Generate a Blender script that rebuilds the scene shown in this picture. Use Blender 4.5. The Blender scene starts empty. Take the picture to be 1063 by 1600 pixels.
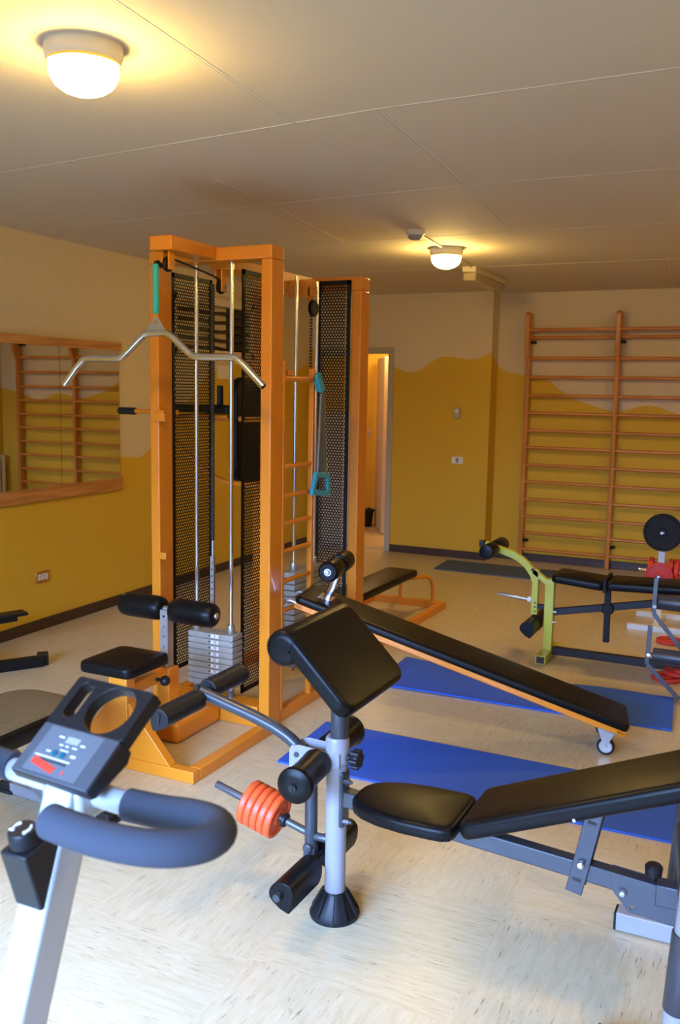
import bpy, bmesh, math, random
from mathutils import Vector, Matrix, Euler
random.seed(7)
SC = bpy.context.scene
COL = SC.collection
PI = math.pi

# ------------------------------------------------------------------ camera
cam_d = bpy.data.cameras.new('camera')
cam = bpy.data.objects.new('camera', cam_d); COL.objects.link(cam)
cam_d.sensor_fit = 'VERTICAL'; cam_d.sensor_height = 36.0; cam_d.sensor_width = 24.0
cam_d.lens = 36.0 * 1453.5 / 1600.0
cam_d.clip_start = 0.05; cam_d.clip_end = 60
yaw, pitch, roll = 0.447609, 0.129201, 0.0175407
f_ = Vector((-math.sin(yaw) * math.cos(pitch), math.cos(yaw) * math.cos(pitch), -math.sin(pitch)))
r0 = Vector((math.cos(yaw), math.sin(yaw), 0)); u0 = r0.cross(f_)
r_ = r0 * math.cos(roll) + u0 * math.sin(roll)
u_ = -r0 * math.sin(roll) + u0 * math.cos(roll)
cam.matrix_world = Matrix(((r_.x, u_.x, -f_.x, 0), (r_.y, u_.y, -f_.y, 0), (r_.z, u_.z, -f_.z, 1.65), (0, 0, 0, 1)))
cam_d.dof.use_dof = True; cam_d.dof.focus_distance = 3.6; cam_d.dof.aperture_fstop = 6.3
SC.camera = cam

# ------------------------------------------------------------------ world, daylight, exposure
w = bpy.data.worlds.new('world'); SC.world = w; w.use_nodes = True
bg = w.node_tree.nodes['Background']
bg.inputs[0].default_value = (0.55, 0.72, 1.0, 1); bg.inputs[1].default_value = 0.6
SC.view_settings.view_transform = 'Standard'; SC.view_settings.look = 'None'
SC.view_settings.exposure = 1.15; SC.view_settings.gamma = 1.0; SC.view_settings.use_curve_mapping = False

WIN_POWER = 166.0
LAMP_EMIT = 76.0
ld = bpy.data.lights.new('window_daylight', 'AREA'); ld.shape = 'RECTANGLE'; ld.size = 3.6; ld.size_y = 1.35
ld.energy = WIN_POWER; ld.color = (0.29, 0.49, 1.0); ld.spread = math.radians(74)
lo = bpy.data.objects.new('window_daylight', ld); COL.objects.link(lo)
lo.location = (-1.7, -1.5, 1.55); lo.rotation_euler = (math.radians(54), 0, 0)

# ------------------------------------------------------------------ materials
MATS = {}
def mat(name, col, rough=0.5, metal=0.0, bump=0.0, bscale=60.0, var=0.0, vscale=6.0, coat=0.0, spec=0.5, emit=None, estr=0.0, stretch=(1, 1, 1), col2=None):
    if name in MATS: return MATS[name]
    m = bpy.data.materials.new(name); m.use_nodes = True
    nt = m.node_tree; b = nt.nodes['Principled BSDF']
    b.inputs['Base Color'].default_value = (*col, 1); b.inputs['Roughness'].default_value = rough
    b.inputs['Metallic'].default_value = metal; b.inputs['Coat Weight'].default_value = coat
    b.inputs['Specular IOR Level'].default_value = spec
    tc = nt.nodes.new('ShaderNodeTexCoord'); mp = nt.nodes.new('ShaderNodeMapping')
    mp.inputs['Scale'].default_value = stretch
    nt.links.new(tc.outputs['Object'], mp.inputs['Vector'])
    n = nt.nodes.new('ShaderNodeTexNoise'); n.inputs['Scale'].default_value = vscale; n.inputs['Detail'].default_value = 4
    nt.links.new(mp.outputs[0], n.inputs['Vector'])
    mx = nt.nodes.new('ShaderNodeMixRGB')
    c2 = col2 if col2 else tuple(max(0, c * (1 - var)) for c in col)
    c1 = col if col2 else tuple(min(1, c * (1 + var * .5)) for c in col)
    mx.inputs[1].default_value = (*c1, 1); mx.inputs[2].default_value = (*c2, 1)
    nt.links.new(n.outputs['Fac'], mx.inputs[0]); nt.links.new(mx.outputs[0], b.inputs['Base Color'])
    if bump:
        n2 = nt.nodes.new('ShaderNodeTexNoise'); n2.inputs['Scale'].default_value = bscale; n2.inputs['Detail'].default_value = 3
        nt.links.new(mp.outputs[0], n2.inputs['Vector'])
        bp = nt.nodes.new('ShaderNodeBump'); bp.inputs['Strength'].default_value = bump; bp.inputs['Distance'].default_value = 0.003
        nt.links.new(n2.outputs['Fac'], bp.inputs['Height']); nt.links.new(bp.outputs[0], b.inputs['Normal'])
    if emit:
        b.inputs['Emission Color'].default_value = (*emit, 1); b.inputs['Emission Strength'].default_value = estr
    MATS[name] = m
    return m

def floor_mat():
    m = bpy.data.materials.new('streaked_vinyl'); m.use_nodes = True
    nt = m.node_tree; N = nt.nodes; L = nt.links; b = N['Principled BSDF']
    tc = N.new('ShaderNodeTexCoord')
    ck = N.new('ShaderNodeTexChecker'); ck.inputs['Scale'].default_value = 1 / 0.6
    mo = N.new('ShaderNodeMapping'); mo.inputs['Location'].default_value = (0.11, 0.23, 0.3)
    L.new(tc.outputs['Object'], mo.inputs[0]); L.new(mo.outputs[0], ck.inputs[0])
    def streak(sx, sy, rot, lo, hi, seed):
        mp = N.new('ShaderNodeMapping'); mp.inputs['Scale'].default_value = (sx, sy, 1); mp.inputs['Location'].default_value = (seed, seed, 0)
        mp.inputs['Rotation'].default_value = (0, 0, rot)
        L.new(tc.outputs['Object'], mp.inputs[0])
        n = N.new('ShaderNodeTexNoise'); n.inputs['Scale'].default_value = 1; n.inputs['Detail'].default_value = 5; n.inputs['Roughness'].default_value = .68; n.inputs['Distortion'].default_value = .25
        L.new(mp.outputs[0], n.inputs[0])
        cr = N.new('ShaderNodeMapRange'); cr.inputs[1].default_value = lo; cr.inputs[2].default_value = hi
        L.new(n.outputs['Fac'], cr.inputs[0]); return cr
    def pair(sa, sb, lo, hi, seed):
        a = streak(sa, sb, 0, lo, hi, seed); c = streak(sb, sa, 0, lo, hi, seed + 3.3)
        mx = N.new('ShaderNodeMixRGB'); L.new(ck.outputs['Fac'], mx.inputs[0]); L.new(a.outputs[0], mx.inputs[1]); L.new(c.outputs[0], mx.inputs[2]); return mx
    dark = pair(13, 125, .585, .64, 1.0); mid = pair(7, 46, .38, .72, 7.0)
    m1 = N.new('ShaderNodeMixRGB'); m1.inputs[1].default_value = (0.60, 0.505, 0.32, 1); m1.inputs[2].default_value = (0.50, 0.40, 0.22, 1)
    L.new(mid.outputs[0], m1.inputs[0])
    m2 = N.new('ShaderNodeMixRGB'); m2.inputs[2].default_value = (0.15, 0.11, 0.07, 1)
    mul = N.new('ShaderNodeMath'); mul.operation = 'MULTIPLY'; mul.inputs[1].default_value = .75
    big = N.new('ShaderNodeTexNoise'); big.inputs['Scale'].default_value = 5; big.inputs['Detail'].default_value = 3; L.new(tc.outputs['Object'], big.inputs[0])
    br = N.new('ShaderNodeMapRange'); br.inputs[1].default_value = .42; br.inputs[2].default_value = .62; br.inputs[3].default_value = .25; br.inputs[4].default_value = 1; L.new(big.outputs['Fac'], br.inputs[0])
    mk_ = N.new('ShaderNodeMath'); mk_.operation = 'MULTIPLY'; L.new(dark.outputs[0], mk_.inputs[0]); L.new(br.outputs[0], mk_.inputs[1])
    L.new(mk_.outputs[0], mul.inputs[0]); L.new(mul.outputs[0], m2.inputs[0]); L.new(m1.outputs[0], m2.inputs[1])
    L.new(m2.outputs[0], b.inputs['Base Color'])
    b.inputs['Roughness'].default_value = .30
    b.inputs['Specular IOR Level'].default_value = .5
    MATS['floor'] = m; return m
floor_mat()

def wood_mat(name, c1, c2, axis, rough=.35):
    m = bpy.data.materials.new(name); m.use_nodes = True
    nt = m.node_tree; N = nt.nodes; L = nt.links; b = N['Principled BSDF']
    tc = N.new('ShaderNodeTexCoord'); mp = N.new('ShaderNodeMapping')
    s = [26, 26, 26]; s[axis] = 1.6; mp.inputs['Scale'].default_value = s
    L.new(tc.outputs['Object'], mp.inputs[0])
    n = N.new('ShaderNodeTexNoise'); n.inputs['Scale'].default_value = 1.5; n.inputs['Detail'].default_value = 5; n.inputs['Distortion'].default_value = .6
    L.new(mp.outputs[0], n.inputs[0])
    cr = N.new('ShaderNodeValToRGB'); cr.color_ramp.elements[0].position = .38; cr.color_ramp.elements[1].position = .62
    cr.color_ramp.elements[0].color = (*c1, 1); cr.color_ramp.elements[1].color = (*c2, 1)
    L.new(n.outputs['Fac'], cr.inputs[0]); L.new(cr.outputs[0], b.inputs['Base Color']); b.inputs['Roughness'].default_value = rough
    b.inputs['Coat Weight'].default_value = .25
    MATS[name] = m; return m

M = dict(
 orange=mat('orange_enamel', (0.74, 0.245, 0.012), .34, var=.08, vscale=3, coat=.2, bump=.02, bscale=300),
 yellow=mat('yellow_paint', (0.65, 0.405, 0.022), .75, bump=.08, bscale=220, var=.04, vscale=1.2),
 cream=mat('cream_paint', (0.66, 0.55, 0.37), .8, bump=.08, bscale=220, var=.04, vscale=1.2),
 ceil=mat('ceiling_paint', (0.65, 0.57, 0.43), .8, bump=.03, bscale=120, var=.05, vscale=1.0),
 seam=mat('filler_bead', (0.76, 0.72, 0.64), .8),
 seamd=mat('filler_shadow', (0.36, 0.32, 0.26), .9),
 base=mat('dark_baseboard', (0.055, 0.028, 0.016), .4, var=.2),
 black=mat('black_leatherette', (0.005, 0.0047, 0.0045), .36, bump=.05, bscale=500, spec=.17),
 blackp=mat('black_plastic', (0.009, 0.009, 0.010), .45, spec=.35),
 blackm=mat('black_metal', (0.006, 0.0065, 0.006), .55, spec=.25),
 foam=mat('grey_foam', (0.045, 0.052, 0.068), .92, bump=.25, bscale=900),
 chrome=mat('chrome', (0.74, 0.75, 0.75), .2, 1.0),
 steel=mat('brushed_steel', (0.50, 0.49, 0.46), .42, .85, var=.15, vscale=30),
 stack=mat('stack_plate_grey', (0.40, 0.39, 0.33), .45, .2, var=.3, vscale=25, stretch=(1, 1, 3)),
 gund=mat('dark_beam_enamel', (0.020, 0.019, 0.019), .45, spec=.25),
 gun=mat('gunmetal', (0.050, 0.054, 0.062), .36, .3, coat=.1),
 light=mat('pale_grey_enamel', (0.30, 0.29, 0.30), .42),
 silver=mat('silver_enamel', (0.45, 0.47, 0.46), .38, .15),
 white=mat('white_plastic', (0.70, 0.68, 0.62), .5),
 label=mat('white_label', (0.78, 0.77, 0.72), .6),
 ink=mat('black_ink', (0.015, 0.015, 0.015), .6),
 blue=mat('blue_foam_mat', (0.018, 0.095, 0.50), .72, bump=.4, bscale=260, var=.1, stretch=(1, .12, 1)),
 slate=mat('slate_mat', (0.06, 0.10, 0.18), .8, bump=.3, bscale=200),
 lime=mat('lime_enamel', (0.50, 0.50, 0.035), .36, coat=.15, var=.06),
 cyan=mat('cyan_plastic', (0.04, 0.36, 0.52), .45),
 teal=mat('teal_sleeve', (0.02, 0.42, 0.40), .5),
 redm=mat('red_iron', (0.86, 0.10, 0.022), .45, var=.18, vscale=40),
 reddk=mat('deep_red_iron', (0.62, 0.035, 0.02), .45, var=.2, vscale=40),
 iron=mat('black_iron', (0.008, 0.008, 0.008), .6, 0.0, spec=.25, bump=.2, bscale=150),
 brownpad=mat('worn_brown_pad', (0.14, 0.10, 0.045), .6, var=.5, vscale=60, bump=.3, bscale=300),
 glass=None,
 frame=mat('door_frame_paint', (0.42, 0.38, 0.28), .5),
 leaf=mat('door_leaf_paint', (0.62, 0.52, 0.33), .5),
 hall=mat('hall_paint', (0.70, 0.43, 0.04), .7),
 brass=mat('brass', (0.70, 0.46, 0.14), .3, 1.0),
 sticker=mat('red_sticker', (0.85, 0.05, 0.02), .5),
 screen=mat('lcd_grey', (0.33, 0.34, 0.27), .4),
 panel=mat('console_panel', (0.065, 0.07, 0.075), .45),
 panell=mat('console_label', (0.115, 0.125, 0.13), .45),
 tealb=mat('teal_button', (0.0, 0.11, 0.14), .3),
 conduit=mat('conduit_plastic', (0.62, 0.53, 0.36), .5),
 towel=mat('dark_slat', (0.045, 0.032, 0.022), .5, var=.4),
 paper=mat('paper', (0.72, 0.68, 0.58), .7),
 pegm=mat('dark_peg_steel', (0.10, 0.10, 0.105), .4, .5),
 spring=mat('grey_spring', (0.22, 0.22, 0.20), .4, .6),
 belt=mat('black_belt', (0.02, 0.018, 0.014), .6),
)
M['bars'] = wood_mat('wall_bar_wood', (0.46, 0.16, 0.025), (0.62, 0.25, 0.05), 0)
M['barsv'] = wood_mat('wall_bar_wood_upright', (0.47, 0.17, 0.03), (0.62, 0.255, 0.052), 2)
M['pine'] = wood_mat('mirror_frame_wood', (0.42, 0.17, 0.04), (0.60, 0.28, 0.085), 1)
mm = bpy.data.materials.new('mirror_silver'); mm.use_nodes = True
mm.node_tree.nodes['Principled BSDF'].inputs['Metallic'].default_value = 1
mm.node_tree.nodes['Principled BSDF'].inputs['Roughness'].default_value = .0
mm.node_tree.nodes['Principled BSDF'].inputs['Base Color'].default_value = (.80, .82, .80, 1)
M['mirror'] = mm
M['dome'] = mat('lamp_glass', (0.9, 0.85, 0.7), .3, emit=(1.0, 0.66, 0.19), estr=LAMP_EMIT)
g = bpy.data.materials.new('window_glass'); g.use_nodes = True
gb = g.node_tree.nodes['Principled BSDF']; gb.inputs['Transmission Weight'].default_value = 1; gb.inputs['Roughness'].default_value = 0.02
gb.inputs['IOR'].default_value = 1.45
M['glass'] = g
cg = bpy.data.materials.new('clear_cover'); cg.use_nodes = True
cb = cg.node_tree.nodes['Principled BSDF']; cb.inputs['Base Color'].default_value = (.75, .62, .4, 1); cb.inputs['Roughness'].default_value = .15; cb.inputs['Transmission Weight'].default_value = .5
M['cover'] = cg

# ------------------------------------------------------------------ mesh helpers
def V(*a): return Vector(a)
def frame(o, x, zh=(0, 0, 1)):
    x = Vector(x).normalized(); y = Vector(zh).cross(x)
    if y.length < 1e-5: y = Vector((0, 1, 0)).cross(x)
    y.normalize(); z = x.cross(y)
    m = Matrix.Identity(4)
    for i in range(3): m[i][0], m[i][1], m[i][2], m[i][3] = x[i], y[i], z[i], o[i]
    return m

class B:
    def __init__(s): s.v = []; s.f = []; s.mi = []; s.m = 0
    def add(s, vs, fs):
        k = len(s.v); s.v += [Vector(v) for v in vs]; s.f += [tuple(i + k for i in f) for f in fs]; s.mi += [s.m] * len(fs); return s
    def box(s, x0, x1, y0, y1, z0, z1, mtx=None):
        vs = [V(x, y, z) for x in (x0, x1) for y in (y0, y1) for z in (z0, z1)]
        if mtx is not None: vs = [mtx @ v for v in vs]
        return s.add(vs, [(0, 1, 3, 2), (4, 6, 7, 5), (0, 4, 5, 1), (2, 3, 7, 6), (0, 2, 6, 4), (1, 5, 7, 3)])
    def bar(s, a, b, w, h, zh=(0, 0, 1)):
        a = V(*a); b = V(*b); m = frame(a, b - a, zh); L = (b - a).length
        return s.box(0, L, -w / 2, w / 2, -h / 2, h / 2, m)
    def lathe(s, prof, o, ax, seg=24, closed=False):
        m = frame(o, ax); k = len(prof); vs = []; fs = []
        for j in range(seg):
            t = 2 * PI * j / seg; c, sn = math.cos(t), math.sin(t)
            for (x, r) in prof: vs.append(m @ V(x, r * c, r * sn))
        n = k if closed else k - 1
        for j in range(seg):
            a = j * k; b = ((j + 1) % seg) * k
            for i in range(n):
                i2 = (i + 1) % k; fs.append((a + i, a + i2, b + i2, b + i))
        if not closed:
            if prof[0][1] > 1e-4: fs.append(tuple(j * k for j in range(seg)))
            if prof[-1][1] > 1e-4: fs.append(tuple(j * k + k - 1 for j in reversed(range(seg))))
        return s.add(vs, fs)
    def cyl(s, a, b, r, r2=None, seg=20, bev=0.0):
        a = V(*a); b = V(*b); L = (b - a).length; r2 = r if r2 is None else r2
        if bev: prof = [(0, r - bev), (bev * .3, r - bev * .3), (bev, r), (L - bev, r2), (L - bev * .3, r2 - bev * .3), (L, r2 - bev)]
        else: prof = [(0, r), (L, r2)]
        return s.lathe(prof, a, b - a, seg)
    def tube(s, pts, r, seg=14, smooth=0, squash=1.0):
        P = [V(*p) for p in pts]
        for _ in range(smooth):
            Q = [P[0]]
            for a, b in zip(P, P[1:]): Q += [a.lerp(b, .25), a.lerp(b, .75)]
            Q.append(P[-1]); P = Q
        n = len(P); vs = []; fs = []; up = None
        for i in range(n):
            t = (P[min(i + 1, n - 1)] - P[max(i - 1, 0)]).normalized()
            if up is None:
                up = V(0, 0, 1) if abs(t.z) < .9 else V(0, 1, 0)
            up = (up - t * up.dot(t)).normalized(); sd = t.cross(up)
            for j in range(seg):
                a = 2 * PI * j / seg; vs.append(P[i] + sd * (r * math.cos(a)) + up * (r * squash * math.sin(a)))
        for i in range(n - 1):
            for j in range(seg):
                j2 = (j + 1) % seg; fs.append((i * seg + j, i * seg + j2, (i + 1) * seg + j2, (i + 1) * seg + j))
        fs.append(tuple(reversed(range(seg)))); fs.append(tuple((n - 1) * seg + j for j in range(seg)))
        return s.add(vs, fs)
    def prism(s, poly, h0, h1, mtx):
        n = len(poly); vs = [mtx @ V(p[0], p[1], h0) for p in poly] + [mtx @ V(p[0], p[1], h1) for p in poly]
        fs = [tuple(reversed(range(n))), tuple(range(n, 2 * n))] + [(i, (i + 1) % n, n + (i + 1) % n, n + i) for i in range(n)]
        return s.add(vs, fs)
    def sphere(s, c, r, seg=18, k=10, zs=1.0):
        return s.lathe([(-r * math.cos(PI * i / k) * zs, r * math.sin(PI * i / k)) for i in range(k + 1)], c, (0, 0, 1), seg)
    def pad(s, outline, t, er, crown, mtx, split=None):
        """cushion: closed outline (ccw), thickness t, edge radius er, crowned top; local z from 0 to t"""
        n = len(outline)
        def off(d):
            o = []
            for i in range(n):
                p = Vector(outline[i]); a = Vector(outline[i - 1]); b = Vector(outline[(i + 1) % n])
                t1 = (p - a).normalized(); t2 = (b - p).normalized(); nn = Vector((-(t1 + t2).y, (t1 + t2).x)).normalized()
                o.append(p + nn * d)
            return o
        rings = [(er * .6, 0.0, 1), (er * .15, er * .25, 1), (0, er * .7, 1), (0, t - er, 1)]
        for i in range(1, 5):
            a = PI / 2 * i / 4; rings.append((er * (1 - math.cos(a)), t - er + er * math.sin(a), 1))
        c0 = sum((Vector(p) for p in outline), Vector((0, 0))) / n
        vs = []
        for d, z, _ in rings:
            for p in off(d): vs.append(mtx @ V(p.x, p.y, z))
        base = off(er); 
        for q in (.92, .75, .5, .2):
            for p in base:
                pp = c0 + (p - c0) * q; vs.append(mtx @ V(pp.x, pp.y, t + crown * (1 - q * q)))
        k = len(rings) + 4; fs = []
        for i in range(k - 1):
            for j in range(n): fs.append((i * n + j, i * n + (j + 1) % n, (i + 1) * n + (j + 1) % n, (i + 1) * n + j))
        fs.append(tuple(reversed(range(n)))); fs.append(tuple((k - 1) * n + j for j in range(n)))
        return s.add(vs, fs)
    def plate(s, outer, holes, t, mtx):
        """flat plate with holes, thickness t"""
        bm = bmesh.new(); es = []
        for lp in [outer] + holes:
            vv = [bm.verts.new((p[0], p[1], 0)) for p in lp]
            es += [bm.edges.new((vv[i], vv[(i + 1) % len(vv)])) for i in range(len(vv))]
        bmesh.ops.triangle_fill(bm, use_beauty=True, edges=es)
        bm.verts.index_update(); n = len(bm.verts)
        vs = [v.co.copy() for v in bm.verts]; vs = [mtx @ v for v in vs] + [mtx @ (v + V(0, 0, t)) for v in vs]
        fs = []
        for f in bm.faces:
            ids = [v.index for v in f.verts]
            if f.normal.z < 0: ids.reverse()
            fs.append(tuple(reversed(ids))); fs.append(tuple(i + n for i in ids))
        for e in bm.edges:
            if len(e.link_faces) == 1:
                a, b = [v.index for v in e.verts]; fs.append((a, b, b + n, a + n))
        bm.free(); return s.add(vs, fs)
    def make(s, name, mt, parent=None, bev=0.0, bseg=2, smooth=True, ang=35, origin=None):
        me = bpy.data.meshes.new(name)
        if parent is not None: inv = wm(parent).inverted()
        else: inv = Matrix.Translation(-Vector(origin)) if origin is not None else Matrix.Identity(4)
        bm = bmesh.new(); vv = [bm.verts.new(inv @ v) for v in s.v]
        for f, mi in zip(s.f, s.mi):
            try: fc = bm.faces.new([vv[i] for i in f]); fc.material_index = mi
            except ValueError: pass
        bmesh.ops.remove_doubles(bm, verts=bm.verts, dist=1e-5)
        bmesh.ops.recalc_face_normals(bm, faces=bm.faces)
        for f in bm.faces: f.smooth = smooth
        if smooth:
            ca = math.radians(ang)
            for e in bm.edges:
                if len(e.link_faces) == 2 and e.calc_face_angle(0) > ca: e.smooth = False
        bm.to_mesh(me); bm.free()
        for q in (mt if isinstance(mt, (list, tuple)) else [mt]): me.materials.append(q)
        o = bpy.data.objects.new(name, me); COL.objects.link(o)
        if parent is not None: o.parent = parent
        elif origin is not None: o.location = origin
        if bev:
            bv = o.modifiers.new('bevel', 'BEVEL'); bv.width = bev; bv.segments = bseg; bv.limit_method = 'ANGLE'; bv.angle_limit = math.radians(40)
            bv.harden_normals = False
        return o

def wm(o):
    m = Matrix.Translation(o.location) @ o.rotation_euler.to_matrix().to_4x4() @ Matrix.Diagonal((*o.scale, 1))
    return wm(o.parent) @ m if o.parent else m

def thing(name, label, cat, loc=(0, 0, 0), group=None, rot=(0, 0, 0)):
    o = bpy.data.objects.new(name, None); COL.objects.link(o); o.empty_display_size = .1
    o.location = loc; o.rotation_euler = rot; o['label'] = label; o['category'] = cat
    if group: o['group'] = group
    return o
def tag(o, label, cat, group=None):
    o['label'] = label; o['category'] = cat
    if group: o['group'] = group
    return o
def struct(o): o['kind'] = 'structure'; return o
def plab(o, s): o['label'] = s; return o
def text(name, s, size, mtx, mt, parent, depth=0.0004):
    c = bpy.data.curves.new(name, 'FONT'); c.body = s; c.size = size; c.extrude = depth; c.align_x = 'CENTER'; c.align_y = 'CENTER'
    t = bpy.data.objects.new(name, c); COL.objects.link(t)
    dg = bpy.context.evaluated_depsgraph_get(); me = bpy.data.meshes.new_from_object(t.evaluated_get(dg))
    bpy.data.objects.remove(t); me.transform(wm(parent).inverted() @ mtx); me.materials.append(mt)
    o = bpy.data.objects.new(name, me); COL.objects.link(o); o.parent = parent; return o
def rrect(x0, x1, y0, y1, r, n=6):
    o = []
    for cx, cy, a0 in ((x1 - r, y0 + r, -PI / 2), (x1 - r, y1 - r, 0), (x0 + r, y1 - r, PI / 2), (x0 + r, y0 + r, PI)):
        for i in range(n + 1):
            a = a0 + PI / 2 * i / n; o.append((cx + r * math.cos(a), cy + r * math.sin(a)))
    return o
def circ(cx, cy, r, n=28): return [(cx + r * math.cos(2 * PI * i / n), cy + r * math.sin(2 * PI * i / n)) for i in range(n)]
def dup(o, parent=None):
    c = o.copy(); COL.objects.link(c)
    if parent is not None: c.parent = parent
    for ch in list(o.children): dup(ch, c)
    return c
# ------------------------------------------------------------------ room shell
H = 2.63
def wl(y): return -4.5 - 0.035 * (y - 4.4)          # the left wall runs 2 degrees off
struct(B().box(-5.6, 3.2, -1.75, 11.2, -.1, 0).make('floor', MATS['floor']))
struct(B().box(-5.6, 3.2, -1.75, 9.35, H, H + .1).make('ceiling', M['ceil']))

def wall_split(name, pts, depth_dir, mats, zt=H, th=.12):
    """pts: (x, y, wave height) along the wall's face; yellow below the wave, cream above; backed by thickness"""
    b = B(); n = len(pts); d = Vector(depth_dir) * th
    F = []
    for (x, y, zw) in pts: F += [V(x, y, 0), V(x, y, zw), V(x, y, zt)]
    b.v = F[:]
    for i in range(n - 1):
        a = i * 3; c = a + 3
        b.f.append((a, c, c + 1, a + 1)); b.mi.append(0)
        b.f.append((a + 1, c + 1, c + 2, a + 2)); b.mi.append(1)
    k = len(b.v)
    p0, p1 = V(pts[0][0], pts[0][1], 0), V(pts[-1][0], pts[-1][1], 0); up = V(0, 0, zt)
    b.v += [p0, p1, p1 + up, p0 + up, p0 + d, p1 + d, p1 + d + up, p0 + d + up]
    for q in ((4, 5, 6, 7), (0, 4, 7, 3), (1, 2, 6, 5), (3, 7, 6, 2), (0, 1, 5, 4)):
        b.f.append(tuple(k + j for j in q)); b.mi.append(0)
    return b.make(name, mats, smooth=False)
def interp(wave, x):
    for (a, za), (c, zc) in zip(wave, wave[1:]):
        if a <= x <= c:
            t = (x - a) / (c - a); t = t * t * (3 - 2 * t) * .35 + t * .65; return za + (zc - za) * t
    return wave[0][1] if x < wave[0][0] else wave[-1][1]
YC = [M['yellow'], M['cream']]
wv = [(-1.75, 1.2), (0.3, 1.75), (1.6, 1.3), (2.9, 1.45), (4.0, 1.35), (4.8, 1.28), (5.4, 1.15), (5.74, 1.118), (5.87, 1.112), (6.03, 1.19), (6.4, 1.45), (6.9, 1.8), (7.5, 1.9), (8.2, 1.75), (8.95, 1.95)]
struct(wall_split('wall_left', [(wl(y), y, interp(wv, y)) for y in [-1.75 + i * (10.72 / 107) for i in range(108)]], (-1, 0, 0), YC))
wb = [(-3.69, 1.915), (-3.609, 1.874), (-3.55, 1.857), (-3.49, 1.85), (-3.42, 1.865), (-3.354, 1.901), (-3.29, 1.945), (-3.227, 1.984), (-3.17, 2.007), (-3.127, 2.013), (-3.0, 1.997), (-2.875, 1.978), (-2.778, 1.997), (-2.66, 2.05)]
struct(wall_split('wall_back', [(-3.69 + i * (1.03 / 50), 8.88, interp(wb, -3.69 + i * (1.03 / 50))) for i in range(51)], (0, 1, 0), YC, th=.22))
b = B(); b.box(-4.8, -3.69, 8.88, 9.0, 2.09, H); struct(b.make('wall_above_door', M['cream']))
b = B(); b.box(-4.8, -4.56, 8.88, 9.0, 0, 2.09); struct(b.make('wall_corner', M['yellow']))
wr = [(-2.66, 1.93), (-2.6, 1.885), (-2.533, 1.86), (-2.403, 1.838), (-2.28, 1.828), (-2.181, 1.805), (-2.1, 1.76), (-2.033, 1.70), (-1.95, 1.645), (-1.869, 1.605), (-1.78, 1.575), (-1.693, 1.55), (-1.62, 1.525), (-1.554, 1.512), (-1.47, 1.508), (-1.387, 1.52), (-1.287, 1.555), (-1.188, 1.567), (-1.091, 1.55), (-.992, 1.505), (-.85, 1.47), (-.6, 1.56), (-.3, 1.62)]
struct(wall_split('wall_alcove', [(-2.66 + i * (2.36 / 90), 9.1, interp(wr, -2.66 + i * (2.36 / 90))) for i in range(91)], (0, 1, 0), YC))
struct(wall_split('wall_return', [(-2.6575, 8.8802 + i * .0366, 2.04 - .018 * i) for i in range(7)], (-1, 0, 0), YC, th=.002))
struct(wall_split('wall_right', [(-.3, 9.1, 1.6), (-.3, 8.7, 1.65), (-.3, 8.3, 1.5)], (1, 0, 0), YC))
struct(wall_split('wall_side', [(-.3 + i * .4, 8.3, 1.5 + .12 * math.sin(i)) for i in range(9)], (0, 1, 0), YC))
struct(wall_split('wall_far_right', [(2.9, 8.3 - i * .5, 1.5 + .15 * math.sin(i * .9)) for i in range(21)], (1, 0, 0), YC))
b = B()
for q in ((-4.45, -3.6, 0, H), (.2, 3.0, 0, H), (-3.6, .2, 0, .85), (-3.6, .2, 2.3, H)): b.box(q[0], q[1], -1.75, -1.62, q[2], q[3])
struct(b.make('wall_front', M['cream']))
# window behind the camera, the room's daylight
b = B()
for x in (-3.6, -2.34, -1.07, .15): b.box(x, x + .05, -1.72, -1.65, .85, 2.3)
for z in (.85, 2.25): b.box(-3.6, .2, -1.72, -1.65, z, z + .05)
wn = struct(b.make('window_1', M['white'])); B().box(-3.55, .15, -1.70, -1.69, .9, 2.25).make('pane', M['glass'], wn)
# baseboards
def bb(name, x0, y0, x1, y1, nx, ny, t=.014, h=.075):
    b = B(); b.v = []; a = V(x0, y0, 0); c = V(x1, y1, 0); n = V(nx, ny, 0) * t; u = V(0, 0, h)
    b.add([a, c, c + n, a + n, a + u, c + u, c + n + u, a + n + u], [(0, 1, 2, 3), (4, 7, 6, 5), (0, 4, 5, 1), (1, 5, 6, 2), (2, 6, 7, 3), (3, 7, 4, 0)])
    return struct(b.make(name, M['base'], bev=.003))
bb('baseboard_left', wl(-1.6), -1.6, wl(8.85), 8.85, 1, 0)
bb('baseboard_back', -3.69, 8.88, -2.66, 8.88, 0, -1)
bb('baseboard_return', -2.66, 8.87, -2.66, 9.09, 1, 0)
bb('baseboard_alcove', -2.66, 9.1, -.3, 9.1, 0, -1)
# ceiling board seams: a thin filler bead with a dark hairline next to it
def seam(name, pts):
    b = B()
    for a, c in zip(pts, pts[1:]):
        b.m = 0; b.bar((a[0], a[1], H - .0006), (c[0], c[1], H - .0006), .0075, .0012)
        d = (Vector(c) - Vector(a)).normalized(); n = (-d.y * .0065, d.x * .0065)
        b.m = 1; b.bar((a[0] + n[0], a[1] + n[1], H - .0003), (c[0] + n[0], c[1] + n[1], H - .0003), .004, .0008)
    struct(b.make(name, [M['seam'], M['seamd']]))
seam('trim_1', [(-4.35, 3.46), (-3.397, 3.354), (-1.378, 3.114), (-.374, 3.079), (2.8, 3.0)])
seam('trim_2', [(-4.35, 4.66), (-2.625, 4.45), (-1.495, 4.377), (2.8, 4.4)])
seam('trim_3', [(-4.5, 5.75), (-1.61, 5.70), (2.8, 5.75)])
seam('trim_4', [(-4.55, 7.17), (2.8, 7.19)])
seam('trim_5', [(-1.63, -1.6), (-1.63, 2.015), (-1.725, 3.16)])
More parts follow.
